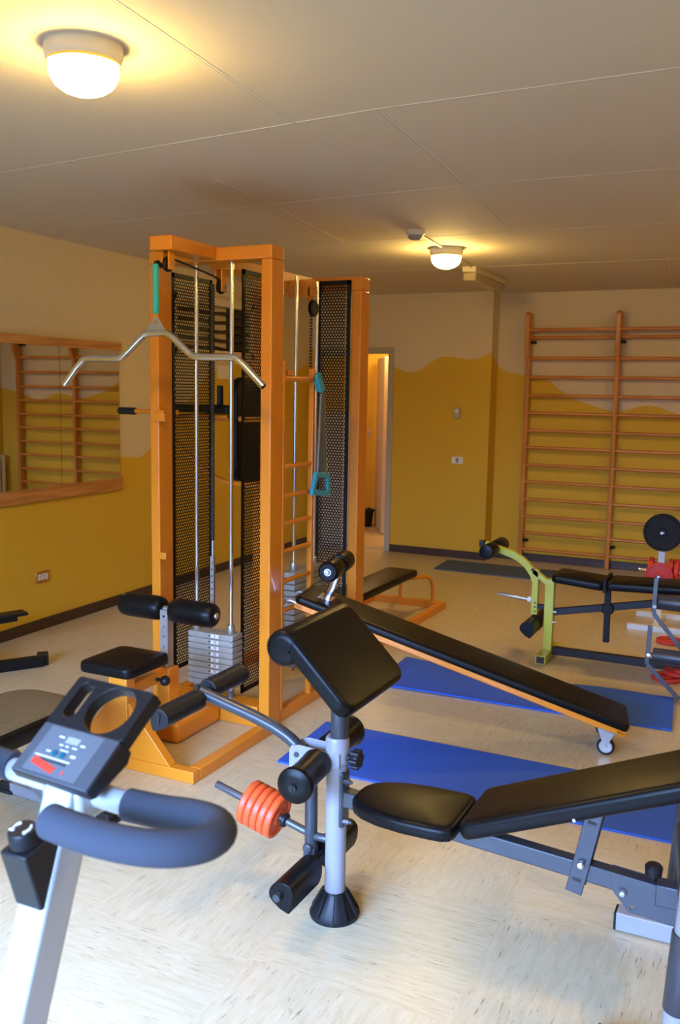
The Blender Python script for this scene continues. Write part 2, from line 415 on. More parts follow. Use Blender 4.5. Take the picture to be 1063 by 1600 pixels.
seam('trim_6', [(-1.378, 3.114), (-1.434, 4.017), (-1.598, 5.70)])
seam('trim_7', [(-.893, 7.19), (-1.031, 9.08)])
seam('trim_8', [(-2.52, 3.78), (-2.60, 4.6), (-2.75, 5.7)])

# ------------------------------------------------------------------ doorway and the passage behind it
d = B(); d.box(-3.74, -3.68, 8.862, 9.01, 0, 2.039); d.box(-4.58, -4.52, 8.862, 9.01, 0, 2.039); d.box(-4.58, -3.68, 8.862, 9.01, 2.04, 2.10)
dr = struct(d.make('door_1', M['frame'], bev=.004))
lf = struct(B().box(-4.52, -4.10, 8.95, 8.99, .01, 2.04).make('door_2', M['leaf'], bev=.003))
B().box(-4.49, -4.13, 8.944, 8.95, 1.42, 2.0).make('pane', M['hall'], lf)
plab(B().bar((-4.17, 8.91, 1.06), (-4.08, 8.91, 1.06), .012, .015).cyl((-4.15, 8.95, 1.06), (-4.15, 8.905, 1.06), .011).make('door_handle', M['brass'], lf), 'brass lever handle')
b = B()
b.box(-5.3, -3.0, 10.79, 10.9, 0, H); b.box(-5.4, -5.3, 9.0, 10.9, 0, H)
b.box(-3.0, -2.9, 9.3, 10.9, 0, H)
struct(b.make('wall_passage', M['hall']))
struct(B().box(-5.4, -2.9, 9.3, 10.9, H - .2, H).make('ceiling_passage', M['cream']))
struct(B().box(-4.52, -3.74, 8.90, 9.10, 0, .008).make('trim_threshold', mat('threshold_tile', (.5, .42, .28), .5, var=.4, vscale=60)))
# half-open white door leaf in the passage with its dark lever and a red sticker
pd = thing('door_leaf', 'pale open door leaf with red sticker in the passage behind the doorway', 'door', (-4.4, 10.3, 0))
mx_ = frame((-4.60, 10.62, 0), (.46, -.82, 0))
B().box(0, .82, -.02, .02, .01, 2.05, mx_).make('leaf', M['leaf'], pd, bev=.003)
plab(B().box(.66, .70, .02, .028, .93, 1.13, mx_).box(.64, .78, .045, .06, 1.075, 1.095, mx_).box(.665, .69, .02, .05, 1.07, 1.1, mx_).make('door_handle', M['blackp'], pd), 'black lever handle')
plab(B().box(.55, .80, .0205, .0225, 1.86, 1.91, mx_).make('sticker', M['sticker'], pd), 'red sticker')
pl = bpy.data.lights.new('passage_lamp', 'POINT'); pl.energy = 24; pl.color = (1, .66, .28); pl.shadow_soft_size = .15
po = bpy.data.objects.new('passage_lamp', pl); COL.objects.link(po); po.location = (-4.1, 9.9, 2.25)
bx_, by_ = -4.64, 10.40
bn = B(); bn.lathe([(0, .075), (.20, .10), (.21, .104), (.21, .096), (.02, .07)], (bx_, by_, 0), (0, 0, 1), 28, closed=True); bn.cyl((bx_, by_, .005), (bx_, by_, .012), .072)
bn.tube([(bx_ + .106 * math.cos(a), by_ + .106 * math.sin(a), .20 + .012 * math.sin(5 * a)) for a in [i * PI / 12 for i in range(25)]], .012, 6)
tag(bn.make('waste_bin', M['blackp'], origin=(bx_, by_, 0)), 'small black waste bin with liner on the floor beyond the doorway', 'bin')
sw = thing('light_switch', 'small brown light switch on the passage wall seen through the doorway', 'light switch', (-4.79, 10.78, 1.1))
B().box(-4.83, -4.75, 10.78, 10.79, 1.06, 1.18).make('face_plate', M['brass'], sw, bev=.003)
B().box(-4.81, -4.77, 10.775, 10.78, 1.09, 1.15).make('rocker', M['frame'], sw, bev=.002)

# ------------------------------------------------------------------ left wall: mirror, socket, vent
a2 = math.atan(.035)
mr = thing('wall_mirror', 'wide pine railed mirror on the left wall reflecting the wall bars', 'mirror', (wl(4.9), 4.9, .93), rot=(0, 0, a2))
R = wm(mr)
def mloc(b): b.v = [R @ v for v in b.v]; return b
for y0, y1 in ((-1.55, .028), (.032, .68)):
    mloc(B().box(.012, .018, y0, y1, 0, 1.03)).make('mirror_pane', M['mirror'], mr)
mloc(B().box(.0, .012, -1.55, .69, 0, 1.03)).make('backing_board', M['base'], mr)
for z0, z1 in ((-.045, .045), (.985, 1.045)):
    mloc(B().box(.0, .035, -1.56, .70, z0, z1)).make('frame_rail', M['pine'], mr, bev=.004)
so = thing('wall_socket', 'brown three hole socket low on the yellow left wall below the mirror', 'socket', (wl(4.73), 4.73, .36))
x = wl(4.73); B().box(x, x + .012, 4.66, 4.79, .325, .405).make('face_plate', M['brass'], so, bev=.003)
for i in range(3):
    s_ = B(); s_.box(x + .012, x + .015, 4.683 + i * .033, 4.705 + i * .033, .345, .385); sk = s_.make('socket_insert', M['label'], so, bev=.001)
    B().cyl((x + .015, 4.694 + i * .033, .357), (x + .0156, 4.694 + i * .033, .357), .004).cyl((x + .015, 4.694 + i * .033, .373), (x + .0156, 4.694 + i * .033, .373), .004).make('pin_hole', M['ink'], sk)
vt = thing('wall_rack', 'cream framed rack of dark slats high on the left wall, seen through the machine', 'rack', (wl(6.9), 6.9, 2.2))
x = wl(6.3); fr = B()
for y0, y1, z0, z1 in ((6.25, 7.5, 2.36, 2.42), (6.25, 7.5, 1.93, 1.98), (6.25, 6.30, 1.93, 2.42), (7.45, 7.5, 1.93, 2.42)): fr.box(x - .06, x + .06, y0, y1, z0, z1)
fr.make('frame', M['cream'], vt, bev=.004); B().box(x - .055, x - .03, 6.28, 7.47, 1.95, 2.40).make('backing', M['towel'], vt)
for i in range(5):
    z = 2.0 + i * .075
    s_ = B(); s_.tube([(x + .01, 6.31 + j * .0945, z + .008 * math.sin(j * 1.3 + i)) for j in range(13)], .03, 10, 1, .45); s_.make('slat', M['towel'], vt)
tag(B().box(wl(7.1), wl(7.1) + .012, 6.98, 7.2, 2.46, 2.57).make('paper_notice', M['paper']), 'small white paper notice above the dark slatted rack on the left wall', 'notice')
tag(B().box(wl(7.1), wl(7.1) + .012, 7.0, 7.2, 1.74, 1.86).make('paper_notice', M['paper']), 'small white paper notice below the dark slatted rack on the left wall', 'notice')
# thermostat and plate on the back wall
th = thing('wall_thermostat', 'grey thermostat box on the yellow back wall right of the doorway', 'thermostat', (-2.985, 8.88, 1.455))
B().box(-3.02, -2.955, 8.855, 8.88, 1.405, 1.505).make('body', M['frame'], th, bev=.005)
B().cyl((-2.987, 8.855, 1.475), (-2.987, 8.848, 1.475), .02).make('dial', M['white'], th)
B().box(-3.01, -2.965, 8.852, 8.855, 1.418, 1.44).make('slider', M['steel'], th)
pt = thing('wall_switch', 'white rectangular switch plate on the back wall below the thermostat', 'switch', (-2.97, 8.88, .98))
B().box(-3.03, -2.91, 8.868, 8.88, .95, 1.02).make('face_plate', M['label'], pt, bev=.003)
B().box(-2.985, -2.955, 8.864, 8.868, .962, 1.008).make('rocker', M['light'], pt, bev=.001)

# ------------------------------------------------------------------ ceiling fittings
def ceil_lamp(x, y, label):
    t = thing('ceiling_lamp', label, 'ceiling lamp', (x, y, H), 'round ceiling lamps')
    B().lathe([(0, .112), (.025, .113), (.042, .108), (.05, .104), (.05, .09)], (x, y, H), (0, 0, -1), 40).make('base', M['white'], t)
    B().lathe([(.0, .1055), (.008, .107), (.008, .1)], (x, y, H - .048), (0, 0, -1), 40).make('trim_ring', M['brass'], t)
    B().lathe([(0, .101), (.018, .101), (.038, .096), (.058, .083), (.073, .062), (.083, .034), (.087, .0)], (x, y, H - .052), (0, 0, -1), 40).make('glass_dome', M['dome'], t)
ceil_lamp(-1.925, 2.235, 'lit round ceiling lamp nearest the camera, above the lat pulldown station')
ceil_lamp(-2.20, 6.19, 'lit round ceiling lamp further off between smoke detector and emergency light')
ceil_lamp(0.95, 6.15, 'added round lamp, unseen beyond the frame on the right, to warm the back')  # added lamp out of view, gives the back of the room more warm light
ceil_lamp(0.95, 2.25, 'added round lamp, unseen beyond the frame on the right, near the camera')  # second added lamp out of view, extra warm fill from the right
sd = thing('smoke_detector', 'small round smoke detector on the ceiling beside the far lamp', 'smoke detector', (-2.145, 5.46, H))
B().lathe([(0, .06), (.02, .06), (.03, .05)], (-2.145, 5.46, H), (0, 0, -1), 28).make('base', M['white'], sd)
B().lathe([(0, .042), (.015, .042), (.025, .032), (.03, 0)], (-2.145, 5.46, H - .03), (0, 0, -1), 28).make('sensor_head', M['light'], sd)
tag(B().cyl((-2.15, 5.52, H - .008), (-2.195, 6.08, H - .008), .008).make('conduit_pipe', M['conduit']), 'thin cream cable conduit on the ceiling from smoke detector to far lamp', 'conduit')
tag(B().cyl((-2.21, 6.31, H - .008), (-2.31, 7.08, H - .008), .008).make('conduit_pipe', M['conduit']), 'thin cream cable conduit on the ceiling from far lamp to emergency light', 'conduit')
el = thing('emergency_light', 'long cream emergency light box on the ceiling near the back wall', 'emergency light', (-2.36, 7.5, H))
m_ = frame((-2.33, 7.09, 0), (-.02, 1, 0))
B().box(0, .95, -.055, .055, 2.585, H, m_).make('housing', M['conduit'], el, bev=.006)
B().box(.01, .9, -.052, .052, 2.52, 2.585, m_).make('diffuser', M['cover'], el, bev=.012)
tag(B().cyl((-2.35, 8.05, H - .008), (-2.37, 8.25, H - .008), .008).make('conduit_pipe', M['conduit']), 'short cream cable conduit behind the emergency light box', 'conduit')

# ------------------------------------------------------------------ wall bars
wbx = [-2.33, -1.485, -.64]
wbt = thing('wall_bars', 'tall wooden wall bars with three uprights fixed to the back wall on the right', 'wall bars', (-1.485, 9.05, 0))
prof = [(.0, .0), (.0, 2.40), (-.035, 2.43), (-.11, 2.43), (-.135, 2.40), (-.135, 2.09), (-.105, 2.02), (-.07, 1.97), (-.07, .03), (-.065, 0)]
for x in wbx:
    m_ = Matrix(((0, 0, 1, x), (1, 0, 0, 9.055), (0, 1, 0, 0), (0, 0, 0, 1)))
    B().prism([(p[0], p[1]) for p in reversed(prof)], -.021, .021, m_).make('upright', M['barsv'], wbt, bev=.006, bseg=3)
zr = [2.262, 2.193, 1.995, 1.816, 1.641, 1.472, 1.302, 1.137, .966, .80, .628, .46, .292, .13]
for i, z in enumerate(zr):
    for a, c in zip(wbx, wbx[1:]):
        y = 8.945 if i == 0 else 9.02 if i == 1 else 9.015
        o = B().tube([(a + .021, y, z), (c - .021, y, z)], .021, 14, 0, .78).make('rung', M['bars'], wbt)
for x in wbx:
    for z in (2.15, .21):
        s = 1 if x < -1 else -1
        plab(B().box(x + s * .021, x + s * .055, 9.045, 9.1, z - .012, z + .012).box(x + s * .021, x + s * .027, 9.0, 9.06, z - .015, z + .015).make('wall_bracket', M['blackm'], wbt, bev=.002), 'black wall bracket')
# radiator beside the bars, seen only in the mirror
ra = thing('radiator', 'white ribbed radiator on the far right wall, seen at the edge of the mirror', 'radiator', (-.36, 8.75, .1))
for i in range(7): B().box(-.41, -.33, 8.42 + i * .09, 8.47 + i * .09, .12, .78).make('rib', M['white'], ra, bev=.012)
B().cyl((-.37, 8.40, .17), (-.37, 9.03, .17), .018).cyl((-.37, 8.40, .73), (-.37, 9.03, .73), .018).make('header_pipe', M['white'], ra)
B().cyl((-.37, 9.03, .17), (-.37, 9.06, .17), .012).cyl((-.37, 8.38, .17), (-.37, 8.38, .0), .01).make('feed_pipe', M['white'], ra)
# ------------------------------------------------------------------ multi-station gym tower
GX = -2.54
gym = thing('multi_gym', 'tall orange four station weight machine with black mesh guards and steel stacks', 'weight machine', (GX, 4.3, 0))
OR = M['orange']
def opart(name, b, bev=.006, lab=None, m=OR, par=None):
    o = b.make(name, m, par or gym, bev=bev, bseg=3)
    if lab: plab(o, lab)
    return o
ZT, ZF = 2.312, 2.283
# near cross frame
opart('post', B().box(-2.250, -2.192, 3.80, 3.915, 0, ZT - .062))
opart('post', B().box(-2.888, -2.834, 3.80, 3.915, 0, ZT - .062))
opart('cross_beam', B().box(-2.888, -2.192, 3.798, 3.915, ZT - .062, ZT))
opart('centre_beam', B().box(-2.614, -2.494, 3.444, 3.797, ZT - .058, ZT + .004))
opart('centre_beam', B().box(-2.614, -2.494, 3.917, 4.79, ZF - .058, ZF))
opart('cross_beam', B().box(-2.888, -2.192, 4.792, 4.905, ZF - .075, ZF))
opart('post', B().box(-2.250, -2.192, 4.792, 4.905, 0, ZF - .075))
opart('post', B().box(-2.888, -2.834, 4.792, 4.905, 0, ZF - .075))
# base frame
opart('base_beam', B().box(-2.83, -2.255, 3.797, 3.915, 0, .105))
pb = B(); m_ = Matrix(((0, 0, 1, GX), (1, 0, 0, 0), (0, 1, 0, 0), (0, 0, 0, 1)))
pb.box(-2.60, -2.465, 3.43, 3.796, 0, .105); opart('base_beam', pb, .022)
opart('base_beam', B().box(-2.83, -2.255, 4.792, 4.905, 0, .08))
opart('base_beam', B().box(-2.245, -2.195, 3.92, 4.79, 0, .06))
opart('base_beam', B().box(-2.885, -2.835, 3.92, 4.79, 0, .06))
# seat station floor frame
opart('floor_bar', B().box(-2.205, -2.15, 3.152, 3.797, 0, .052), .004)
opart('floor_bar', B().box(-2.93, -2.875, 3.152, 3.797, 0, .052), .004)
opart('floor_bar', B().box(-2.93, -2.15, 3.10, 3.150, 0, .052), .004)
m_ = Matrix(((1, 0, 0, 0), (0, 0, -1, 3.15), (0, 1, 0, 0), (0, 0, 0, 1)))
opart('gusset_plate', B().prism([(-2.49, .052), (-2.27, .052), (-2.49, .30)], 0, .048, m_), .004)
opart('gusset_plate', B().prism([(-2.59, .052), (-2.81, .052), (-2.59, .30)][::-1], 0, .048, m_), .004)
opart('seat_post', B().box(-2.59, -2.49, 3.095, 3.155, .052, .435), .005)
opart('seat_post', B().box(-2.575, -2.505, 3.42, 3.50, .105, .36), .005)
m2 = Matrix(((0, 0, 1, -2.56), (1, 0, 0, 0), (0, 1, 0, 0), (0, 0, 0, 1)))
opart('gusset_plate', B().prism([(3.50, .106), (3.68, .106), (3.50, .24)], 0, .04, m2), .003)
opart('seat_arm', B().box(-2.565, -2.515, 3.155, 3.42, .31, .36), .005)
kb = B(); kb.cyl((-2.49, 3.125, .335), (-2.43, 3.125, .335), .014, bev=.003).cyl((-2.43, 3.125, .335), (-2.415, 3.125, .335), .007); opart('adjusting_peg', kb, 0)
plab(B().cyl((-2.515, 3.34, .335), (-2.49, 3.34, .335), .008).sphere((-2.468, 3.34, .335), .024).make('adjusting_knob', M['blackp'], gym), 'black ball knob')
plab(B().pad(rrect(-2.68, -2.40, 3.0, 3.30, .04), .05, .018, .006, Matrix.Translation((0, 0, .437))).make('seat', M['black'], gym), 'black padded seat')
# knee rollers on the perforated strip
plab(B().plate([(-.021, 0), (.021, 0), (.021, .30), (-.021, .30)], [circ(0, .03 + i * .048, .0065, 10) for i in range(6)], .01, Matrix(((1, 0, 0, -2.54), (0, 0, -1, 3.44), (0, 1, 0, .335), (0, 0, 0, 1)))).box(-2.561, -2.519, 3.442, 3.475, .335, .60).make('height_strip', M['steel'], gym), 'perforated steel strip')
for s in (-1, 1):
    a, c = -2.54 + s * .022, -2.54 + s * .262
    r = B(); L = .24
    r.lathe([(0, .036), (.004, .046), (.016, .054), (.05, .0575), (L - .05, .0575), (L - .016, .054), (L - .004, .046), (L, .034)], (a, 3.465, .632), (s, 0, 0), 32)
    rp = plab(r.make('knee_roller', M['black'], gym), 'black padded knee roller')
    plab(B().cyl((c, 3.465, .632), (c + s * .007, 3.465, .632), .016, bev=.003).cyl((c + s * .007, 3.465, .632), (c + s * .013, 3.465, .632), .009, seg=6).make('end_bolt', M['chrome'], rp), 'chrome end bolt')
opart('roller_axle', B().cyl((-2.57, 3.465, .632), (-2.51, 3.465, .632), .015), 0, 'steel axle', M['steel'])
# weight stack facing the camera
def stack(x0, x1, y0, y1, n, zt, th, rods, axis, nums):
    for i in range(n):
        z1 = zt - i * th; z0 = z1 - th + .005
        b = B(); b.box(x0, x1, y0, y1, z0, z1)
        if axis == 'x': b.box(x0 + .01, x1 - .01, y0 + .005, y1 - .005, z0 - .005, z0)
        o = plab(b.make('weight_plate', M['stack'], gym, bev=.0015, bseg=1), 'grey stack plate')
        if nums:
            xm = (x0 + x1) / 2
            B().cyl((xm - .005, y0 + .002, (z0 + z1) / 2), (xm - .005, y0 - .0006, (z0 + z1) / 2), .0048, seg=12).make('pin_hole', M['ink'], o)
            B().box(xm + .004, xm + .050, y0 - .0006, y0, z0 + .004, z1 - .004).make('number_label', M['label'], o)
            text('number', str(5 * (i + 1)), .020, Matrix(((1, 0, 0, xm + .027), (0, 0, -1, y0 - .0008), (0, 1, 0, (z0 + z1) / 2), (0, 0, 0, 1))), M['ink'], o)
    for (rx, ry) in rods:
        plab(B().cyl((rx, ry, .09), (rx, ry, 2.25), .0105, seg=18).make('guide_rod', M['chrome'], gym), 'chrome guide rod')
        plab(B().cyl((rx, ry, zt), (rx, ry, zt + .045), .020, bev=.003).make('guide_collar', M['steel'], gym), 'steel collar')
        sp = B(); sp.tube([(rx + .016 * math.cos(t * .9), ry + .016 * math.sin(t * .9), .106 + t * .0011) for t in range(42)], .003, 6)
        plab(sp.make('buffer_spring', M['spring'], gym), 'coil spring')
zb = .437 - 9 * .0305 - .03
stack(-2.672, -2.407, 3.812, 3.905, 9, .437, .0305, [(-2.650, 3.86), (-2.447, 3.86)], 'x', True)
for s in (-2.650, -2.447): opart('buffer_block', B().cyl((s, 3.86, .148), (s, 3.86, .166), .019), 0, 'steel buffer', M['steel'])
# lat cable: sleeve, pulleys, belt, selector rod
for (y, zl, zs) in ((3.50, 2.205, ZT - .058), (3.93, 2.15, ZF - .058)):
    for s in (-1, 1): opart('pulley_bracket', B().box(-2.554 + s * .017 - .004, -2.554 + s * .017 + .004, y - .022, y + .022, zl - .03, zs), .002)
    pu = B(); pu.lathe([(-.009, .030), (-.006, .034), (-.004, .027), (.004, .027), (.006, .034), (.009, .030)], (-2.554, y, zl - .006), (1, 0, 0), 28)
    po_ = plab(pu.make('pulley', M['blackp'], gym), 'black pulley wheel')
    plab(B().cyl((-2.58, y, zl - .006), (-2.526, y, zl - .006), .007).cyl((-2.533, y, zl - .006), (-2.524, y, zl - .006), .011, seg=6).make('axle_bolt', M['chrome'], po_), 'chrome bolt')
bl = B()
for s in (-.003, .003): bl.tube([(-2.554 + s, 3.47, 2.18), (-2.554 + s, 3.475, 2.21), (-2.554 + s, 3.50, 2.232), (-2.554 + s, 3.86, 2.19), (-2.554 + s, 3.93, 2.177), (-2.554 + s, 3.905, 2.15)], .004, 8, 2)
plab(bl.make('drive_belt', M['belt'], gym), 'black belt')
ch = B()
for i in range(88):
    z = 2.15 - i * .0142; ch.box(-2.563, -2.545, 3.858 - .004, 3.858 + .004, z - .010, z)
    ch.box(-2.557, -2.551, 3.862, 3.866, z - .0145, z + .001)
plab(ch.make('lift_chain', M['belt'], gym), 'dark link chain')
plab(B().plate([(-.010, 0), (.010, 0), (.010, .36), (-.010, .36)], [circ(0, .03 + i * .033, .005, 10) for i in range(10)], .016, Matrix(((1, 0, 0, -2.554), (0, 0, -1, 3.866), (0, 1, 0, .46), (0, 0, 0, 1)))).cyl((-2.554, 3.858, .82), (-2.554, 3.858, .90), .006).make('selector_rod', M['steel'], gym), 'perforated steel selector rod')
plab(B().tube([(-2.56, 3.462, 2.185), (-2.563, 3.425, 2.205), (-2.563, 3.42, 2.17)], .010, 10, 1).make('cable_loop', M['blackm'], gym), 'black cable end')
plab(B().cyl((-2.563, 3.42, 1.976), (-2.563, 3.42, 2.19), .0145, bev=.003).make('cable_sleeve', M['teal'], gym), 'teal foam sleeve on the cable')
# perforated guards
def guard(o, d, wdt, z0, z1, label, chamfer=0):
    """perforated sheet starting at o running along d, with folded solid edges"""
    mt = Matrix(((d[0], 0, d[1], o[0]), (d[1], 0, -d[0], o[1]), (0, 1, 0, 0), (0, 0, 0, 1)))
    b = B(); R_ = .0104; r = .0063; e = .017; hx = [(math.cos(PI / 6 + k * PI / 3), math.sin(PI / 6 + k * PI / 3)) for k in range(6)]
    px_ = R_ * math.sqrt(3); py_ = R_ * 1.5
    rows = int((z1 - z0 - 2 * e) / py_); cols = int((wdt - 2 * e) / px_)
    vs = []; fs = []
    for j in range(rows):
        for i in range(cols):
            cx = e + px_ * (.5 + i + (.5 if j % 2 else 0)) - px_ * .25; cy = z0 + e + py_ * (j + .65)
            k = len(vs)
            for (hc, hs) in hx: vs.append(mt @ V(cx + R_ * hc, cy + R_ * hs, 0))
            for (hc, hs) in hx: vs.append(mt @ V(cx + r * hc, cy + r * hs, 0))
            for q in range(6): q2 = (q + 1) % 6; fs.append((k + q, k + q2, k + 6 + q2, k + 6 + q))
    b.add(vs, fs)
    me = bpy.data.meshes.new('guard'); inv = wm(gym).inverted(); me.from_pydata([inv @ v for v in b.v], [], b.f); me.materials.append(M['blackm'])
    g_ = bpy.data.objects.new('mesh_guard', me); COL.objects.link(g_); g_.parent = gym; plab(g_, label)
    eb = B()
    for (a0, a1, c0, c1) in ((0, e + .004, z0, z1), (wdt - e - .004, wdt, z0, z1), (0, wdt, z0, z0 + e + .006), (0, wdt, z1 - e - .006, z1)):
        eb.box(a0, a1, c0, c1, -.0035, .0035, mt)
    eb.make('folded_edge', M['blackm'], g_)
guard((-2.843, 3.925), (0, 1), .36, .17, 2.225, 'black perforated guard left of the front stack')
guard((-2.428, 3.925), (0, 1), .40, .11, 2.225, 'black perforated guard right of the front stack')
guard((-2.457, 4.779), (1, 0), .206, .30, 2.262, 'black perforated guard beside the ladder')
opart('guard_clip', B().box(-2.87, -2.845, 3.86, 3.93, .795, .82), .002)
opart('guard_clip', B().box(-2.835, -2.79, 3.79, 3.80, .79, .825).box(-2.835, -2.80, 3.79, 3.80, 1.50, 1.54), .003)
# second stack behind the ladder
stack(-2.465, -2.375, 4.39, 4.77, 11, .66, .034, [(-2.42, 4.46), (-2.42, 4.70)], 'y', False)
ch = B()
for i in range(80): z = 2.05 - i * .0165; ch.box(-2.36, -2.352, 4.50, 4.518, z - .0115, z)
plab(ch.make('lift_chain', M['belt'], gym), 'dark link chain')
plab(B().cyl((-2.356, 4.509, .60), (-2.356, 4.509, .75), .008).make('selector_rod', M['chrome'], gym), 'chrome selector rod')
plab(B().lathe([(-.012, .04), (-.006, .045), (-.004, .035), (.004, .035), (.006, .045), (.012, .04)], (-2.36, 4.54, 2.09), (1, 0, 0), 24).make('pulley', M['blackp'], gym), 'black pulley wheel')
opart('pulley_bracket', B().box(-2.50, -2.36, 4.52, 4.56, 2.15, 2.24).box(-2.385, -2.372, 4.52, 4.56, 2.07, 2.2), .002)
# ladder on the right side
ZR = [1.705, 1.28, 1.137, 1.0, .862, .712, .565, .42]
opart('ladder_rail', B().box(-2.215, -2.187, 4.218, 4.246, .06, 1.76), .004)
opart('ladder_rail', B().box(-2.222, -2.190, 3.917, 3.94, .06, 1.79), .004)
for i, z in enumerate(ZR):
    opart('ladder_rung', B().cyl((-2.201, 3.94, z), (-2.201, 4.22, z), .0145 if i == 0 else .0125), 0)
opart('ladder_hook', B().box(-2.215, -2.19, 3.97, 4.02, 1.72, 1.745), .003, 'small hook on the top rung')
# low row bench at the far end
opart('floor_bar', B().box(-2.345, -2.295, 4.905, 6.655, 0, .052), .004)
opart('floor_bar', B().box(-2.93, -2.88, 4.905, 6.655, 0, .052), .004)
opart('floor_bar', B().box(-2.93, -2.295, 6.655, 6.705, 0, .052), .004)
plab(B().pad(rrect(-2.67, -2.42, 5.0, 6.42, .04), .05, .018, .006, Matrix.Translation((0, 0, .29))).make('row_bench_pad', M['black'], gym), 'long black padded row bench')
for x in (-2.64, -2.43):
    opart('bench_leg', B().tube([(-2.54, 6.34, .272), (x * .6 - 2.54 * .4, 6.37, .272), (x + .02 * (1 if x > -2.54 else -1), 6.60, .262), (x + .03 * (1 if x > -2.54 else -1), 6.68, .19), (x + .03 * (1 if x > -2.54 else -1), 6.68, .05)], .0135, 12, 2), 0)
opart('bench_leg', B().box(-2.56, -2.52, 5.1, 5.14, .0, .29), .004)
# knee-raise station on the far left side
kr = B(); kr.cyl((-3.20, 3.965, 1.527), (-2.84, 3.965, 1.527), .013); opart('dip_bar', kr, 0)
plab(B().cyl((-3.215, 3.965, 1.527), (-3.105, 3.965, 1.527), .019, bev=.004).make('hand_grip', M['blackp'], gym), 'black rubber grip')
opart('bar_bracket', B().box(-2.86, -2.79, 3.785, 3.80, 1.485, 1.525), .004)
opart('back_frame', B().tube([(-2.84, 4.45, 1.50), (-3.15, 4.45, 1.49), (-3.3, 4.45, 1.42), (-3.05, 4.45, 1.22), (-2.9, 4.45, 1.13), (-2.76, 4.45, 1.12), (-2.6, 4.45, 1.12)], .016, 12, 2), 0)
opart('back_frame', B().tube([(-3.25, 4.47, 1.485), (-2.60, 4.47, 1.485)], .016, 12), 0)
mk = Matrix(((0, 0, -1, -2.78), (1, 0, 0, 4.46), (0, 1, 0, 0), (0, 0, 0, 1)))
plab(B().pad(rrect(-.02, .38, 1.12, 1.72, .10), .06, .02, .01, mk).make('back_pad', M['black'], gym), 'black upright back pad')
plab(B().pad(rrect(-3.27, -2.80, 4.40, 4.50, .04), .045, .015, .004, Matrix.Translation((0, 0, 1.515))).make('arm_pad', M['black'], gym), 'black arm pad')
plab(B().cyl((-2.89, 4.44, 1.56), (-2.89, 4.44, 1.67), .018, bev=.004).make('hand_grip', M['blackp'], gym), 'black upright grip')

# lat bar hanging from the cable
lb = thing('lat_pulldown_bar', 'cranked chrome pulldown bar hanging from the teal cable sleeve of the orange machine', 'pulldown bar', (-2.563, 3.42, 1.88))
plab(B().tube([(-3.092, 3.42, 1.659), (-2.985, 3.42, 1.772), (-2.96, 3.42, 1.779), (-2.775, 3.42, 1.779), (-2.745, 3.42, 1.789), (-2.635, 3.42, 1.882), (-2.605, 3.42, 1.892), (-2.515, 3.42, 1.892), (-2.485, 3.42, 1.882), (-2.38, 3.42, 1.795), (-2.35, 3.42, 1.786), (-2.165, 3.42, 1.786), (-2.135, 3.42, 1.777), (-2.01, 3.42, 1.663)], .016, 16, 1).make('bar', M['chrome'], lb), 'bent chrome bar')
for (p, q) in (((-3.092, 3.42, 1.659), (-3.094, 3.42, 1.657)), ((-2.01, 3.42, 1.663), (-2.0085, 3.42, 1.6617))):
    B().cyl(p, q, .0125).make('end_cap', M['blackp'], lb)
plab(B().plate([(-.055, 0), (.055, 0), (.018, .052), (.008, .060), (-.008, .060), (-.018, .052)], [circ(0, .042, .009, 14)], .006, Matrix(((1, 0, 0, -2.563), (0, 0, -1, 3.423), (0, 1, 0, 1.898), (0, 0, 0, 1)))).make('hanger_plate', M['steel'], lb, bev=.001), 'welded steel lug')
plab(B().tube([(-2.563 + .009 * math.sin(a), 3.42, 1.958 + .022 * math.cos(a)) for a in [i * PI / 8 for i in range(17)]], .0026, 8).make('snap_hook', M['brass'], lb), 'brass snap hook')

# chest expander hanging on the ladder
ce = thing('chest_expander', 'spring chest expander with light blue handles hanging from the ladder top rung', 'chest expander', (-2.17, 4.25, 1.5))
cy_ = M['cyan']
B().plate(rrect(-.055, .055, -.022, .022, .018), [circ(-.033, 0, .008, 10)], .02, frame((-2.17, 4.235, 1.69), (0.0, .55, -.85), (1, 0, .1))).box(-.02, .04, -.02, .02, -.012, 0, frame((-2.17, 4.235, 1.69), (0, .55, -.85), (1, 0, .1))).make('handle', cy_, ce, bev=.003)
fm = frame((-2.165, 4.315, 1.165), (0, 1, -.08), (0, .08, 1)); fm = Matrix(((0, 0, 1, -2.175), (1, 0, 0, 4.275), (-.12, 1, 0, 1.172), (0, 0, 0, 1)))
B().plate([(-.07, .060), (-.115, -.060), (.095, -.060), (.085, .060)][::-1], [[(-.045, .035), (-.078, -.030), (.062, -.030), (.058, .035)]], .022, fm).make('handle', cy_, ce, bev=.004)
for i in range(4):
    y1 = 4.235 + i * .030
    sp = B(); p0 = V(-2.165, 4.262 + i * .008, 1.635); p1 = V(-2.165, y1, 1.235)
    n = 330; rr = .0095
    sp.tube([p0.lerp(p1, k / 40) for k in range(41)], rr, 8)
    for k in range(90):
        c = p0.lerp(p1, (k + .5) / 90); sp.lathe([(-.0016, rr * .9), (0, rr * 1.18), (.0016, rr * .9)], c, p1 - p0, 8)
    plab(sp.make('coil_spring', M['spring'], ce), 'grey coil spring')

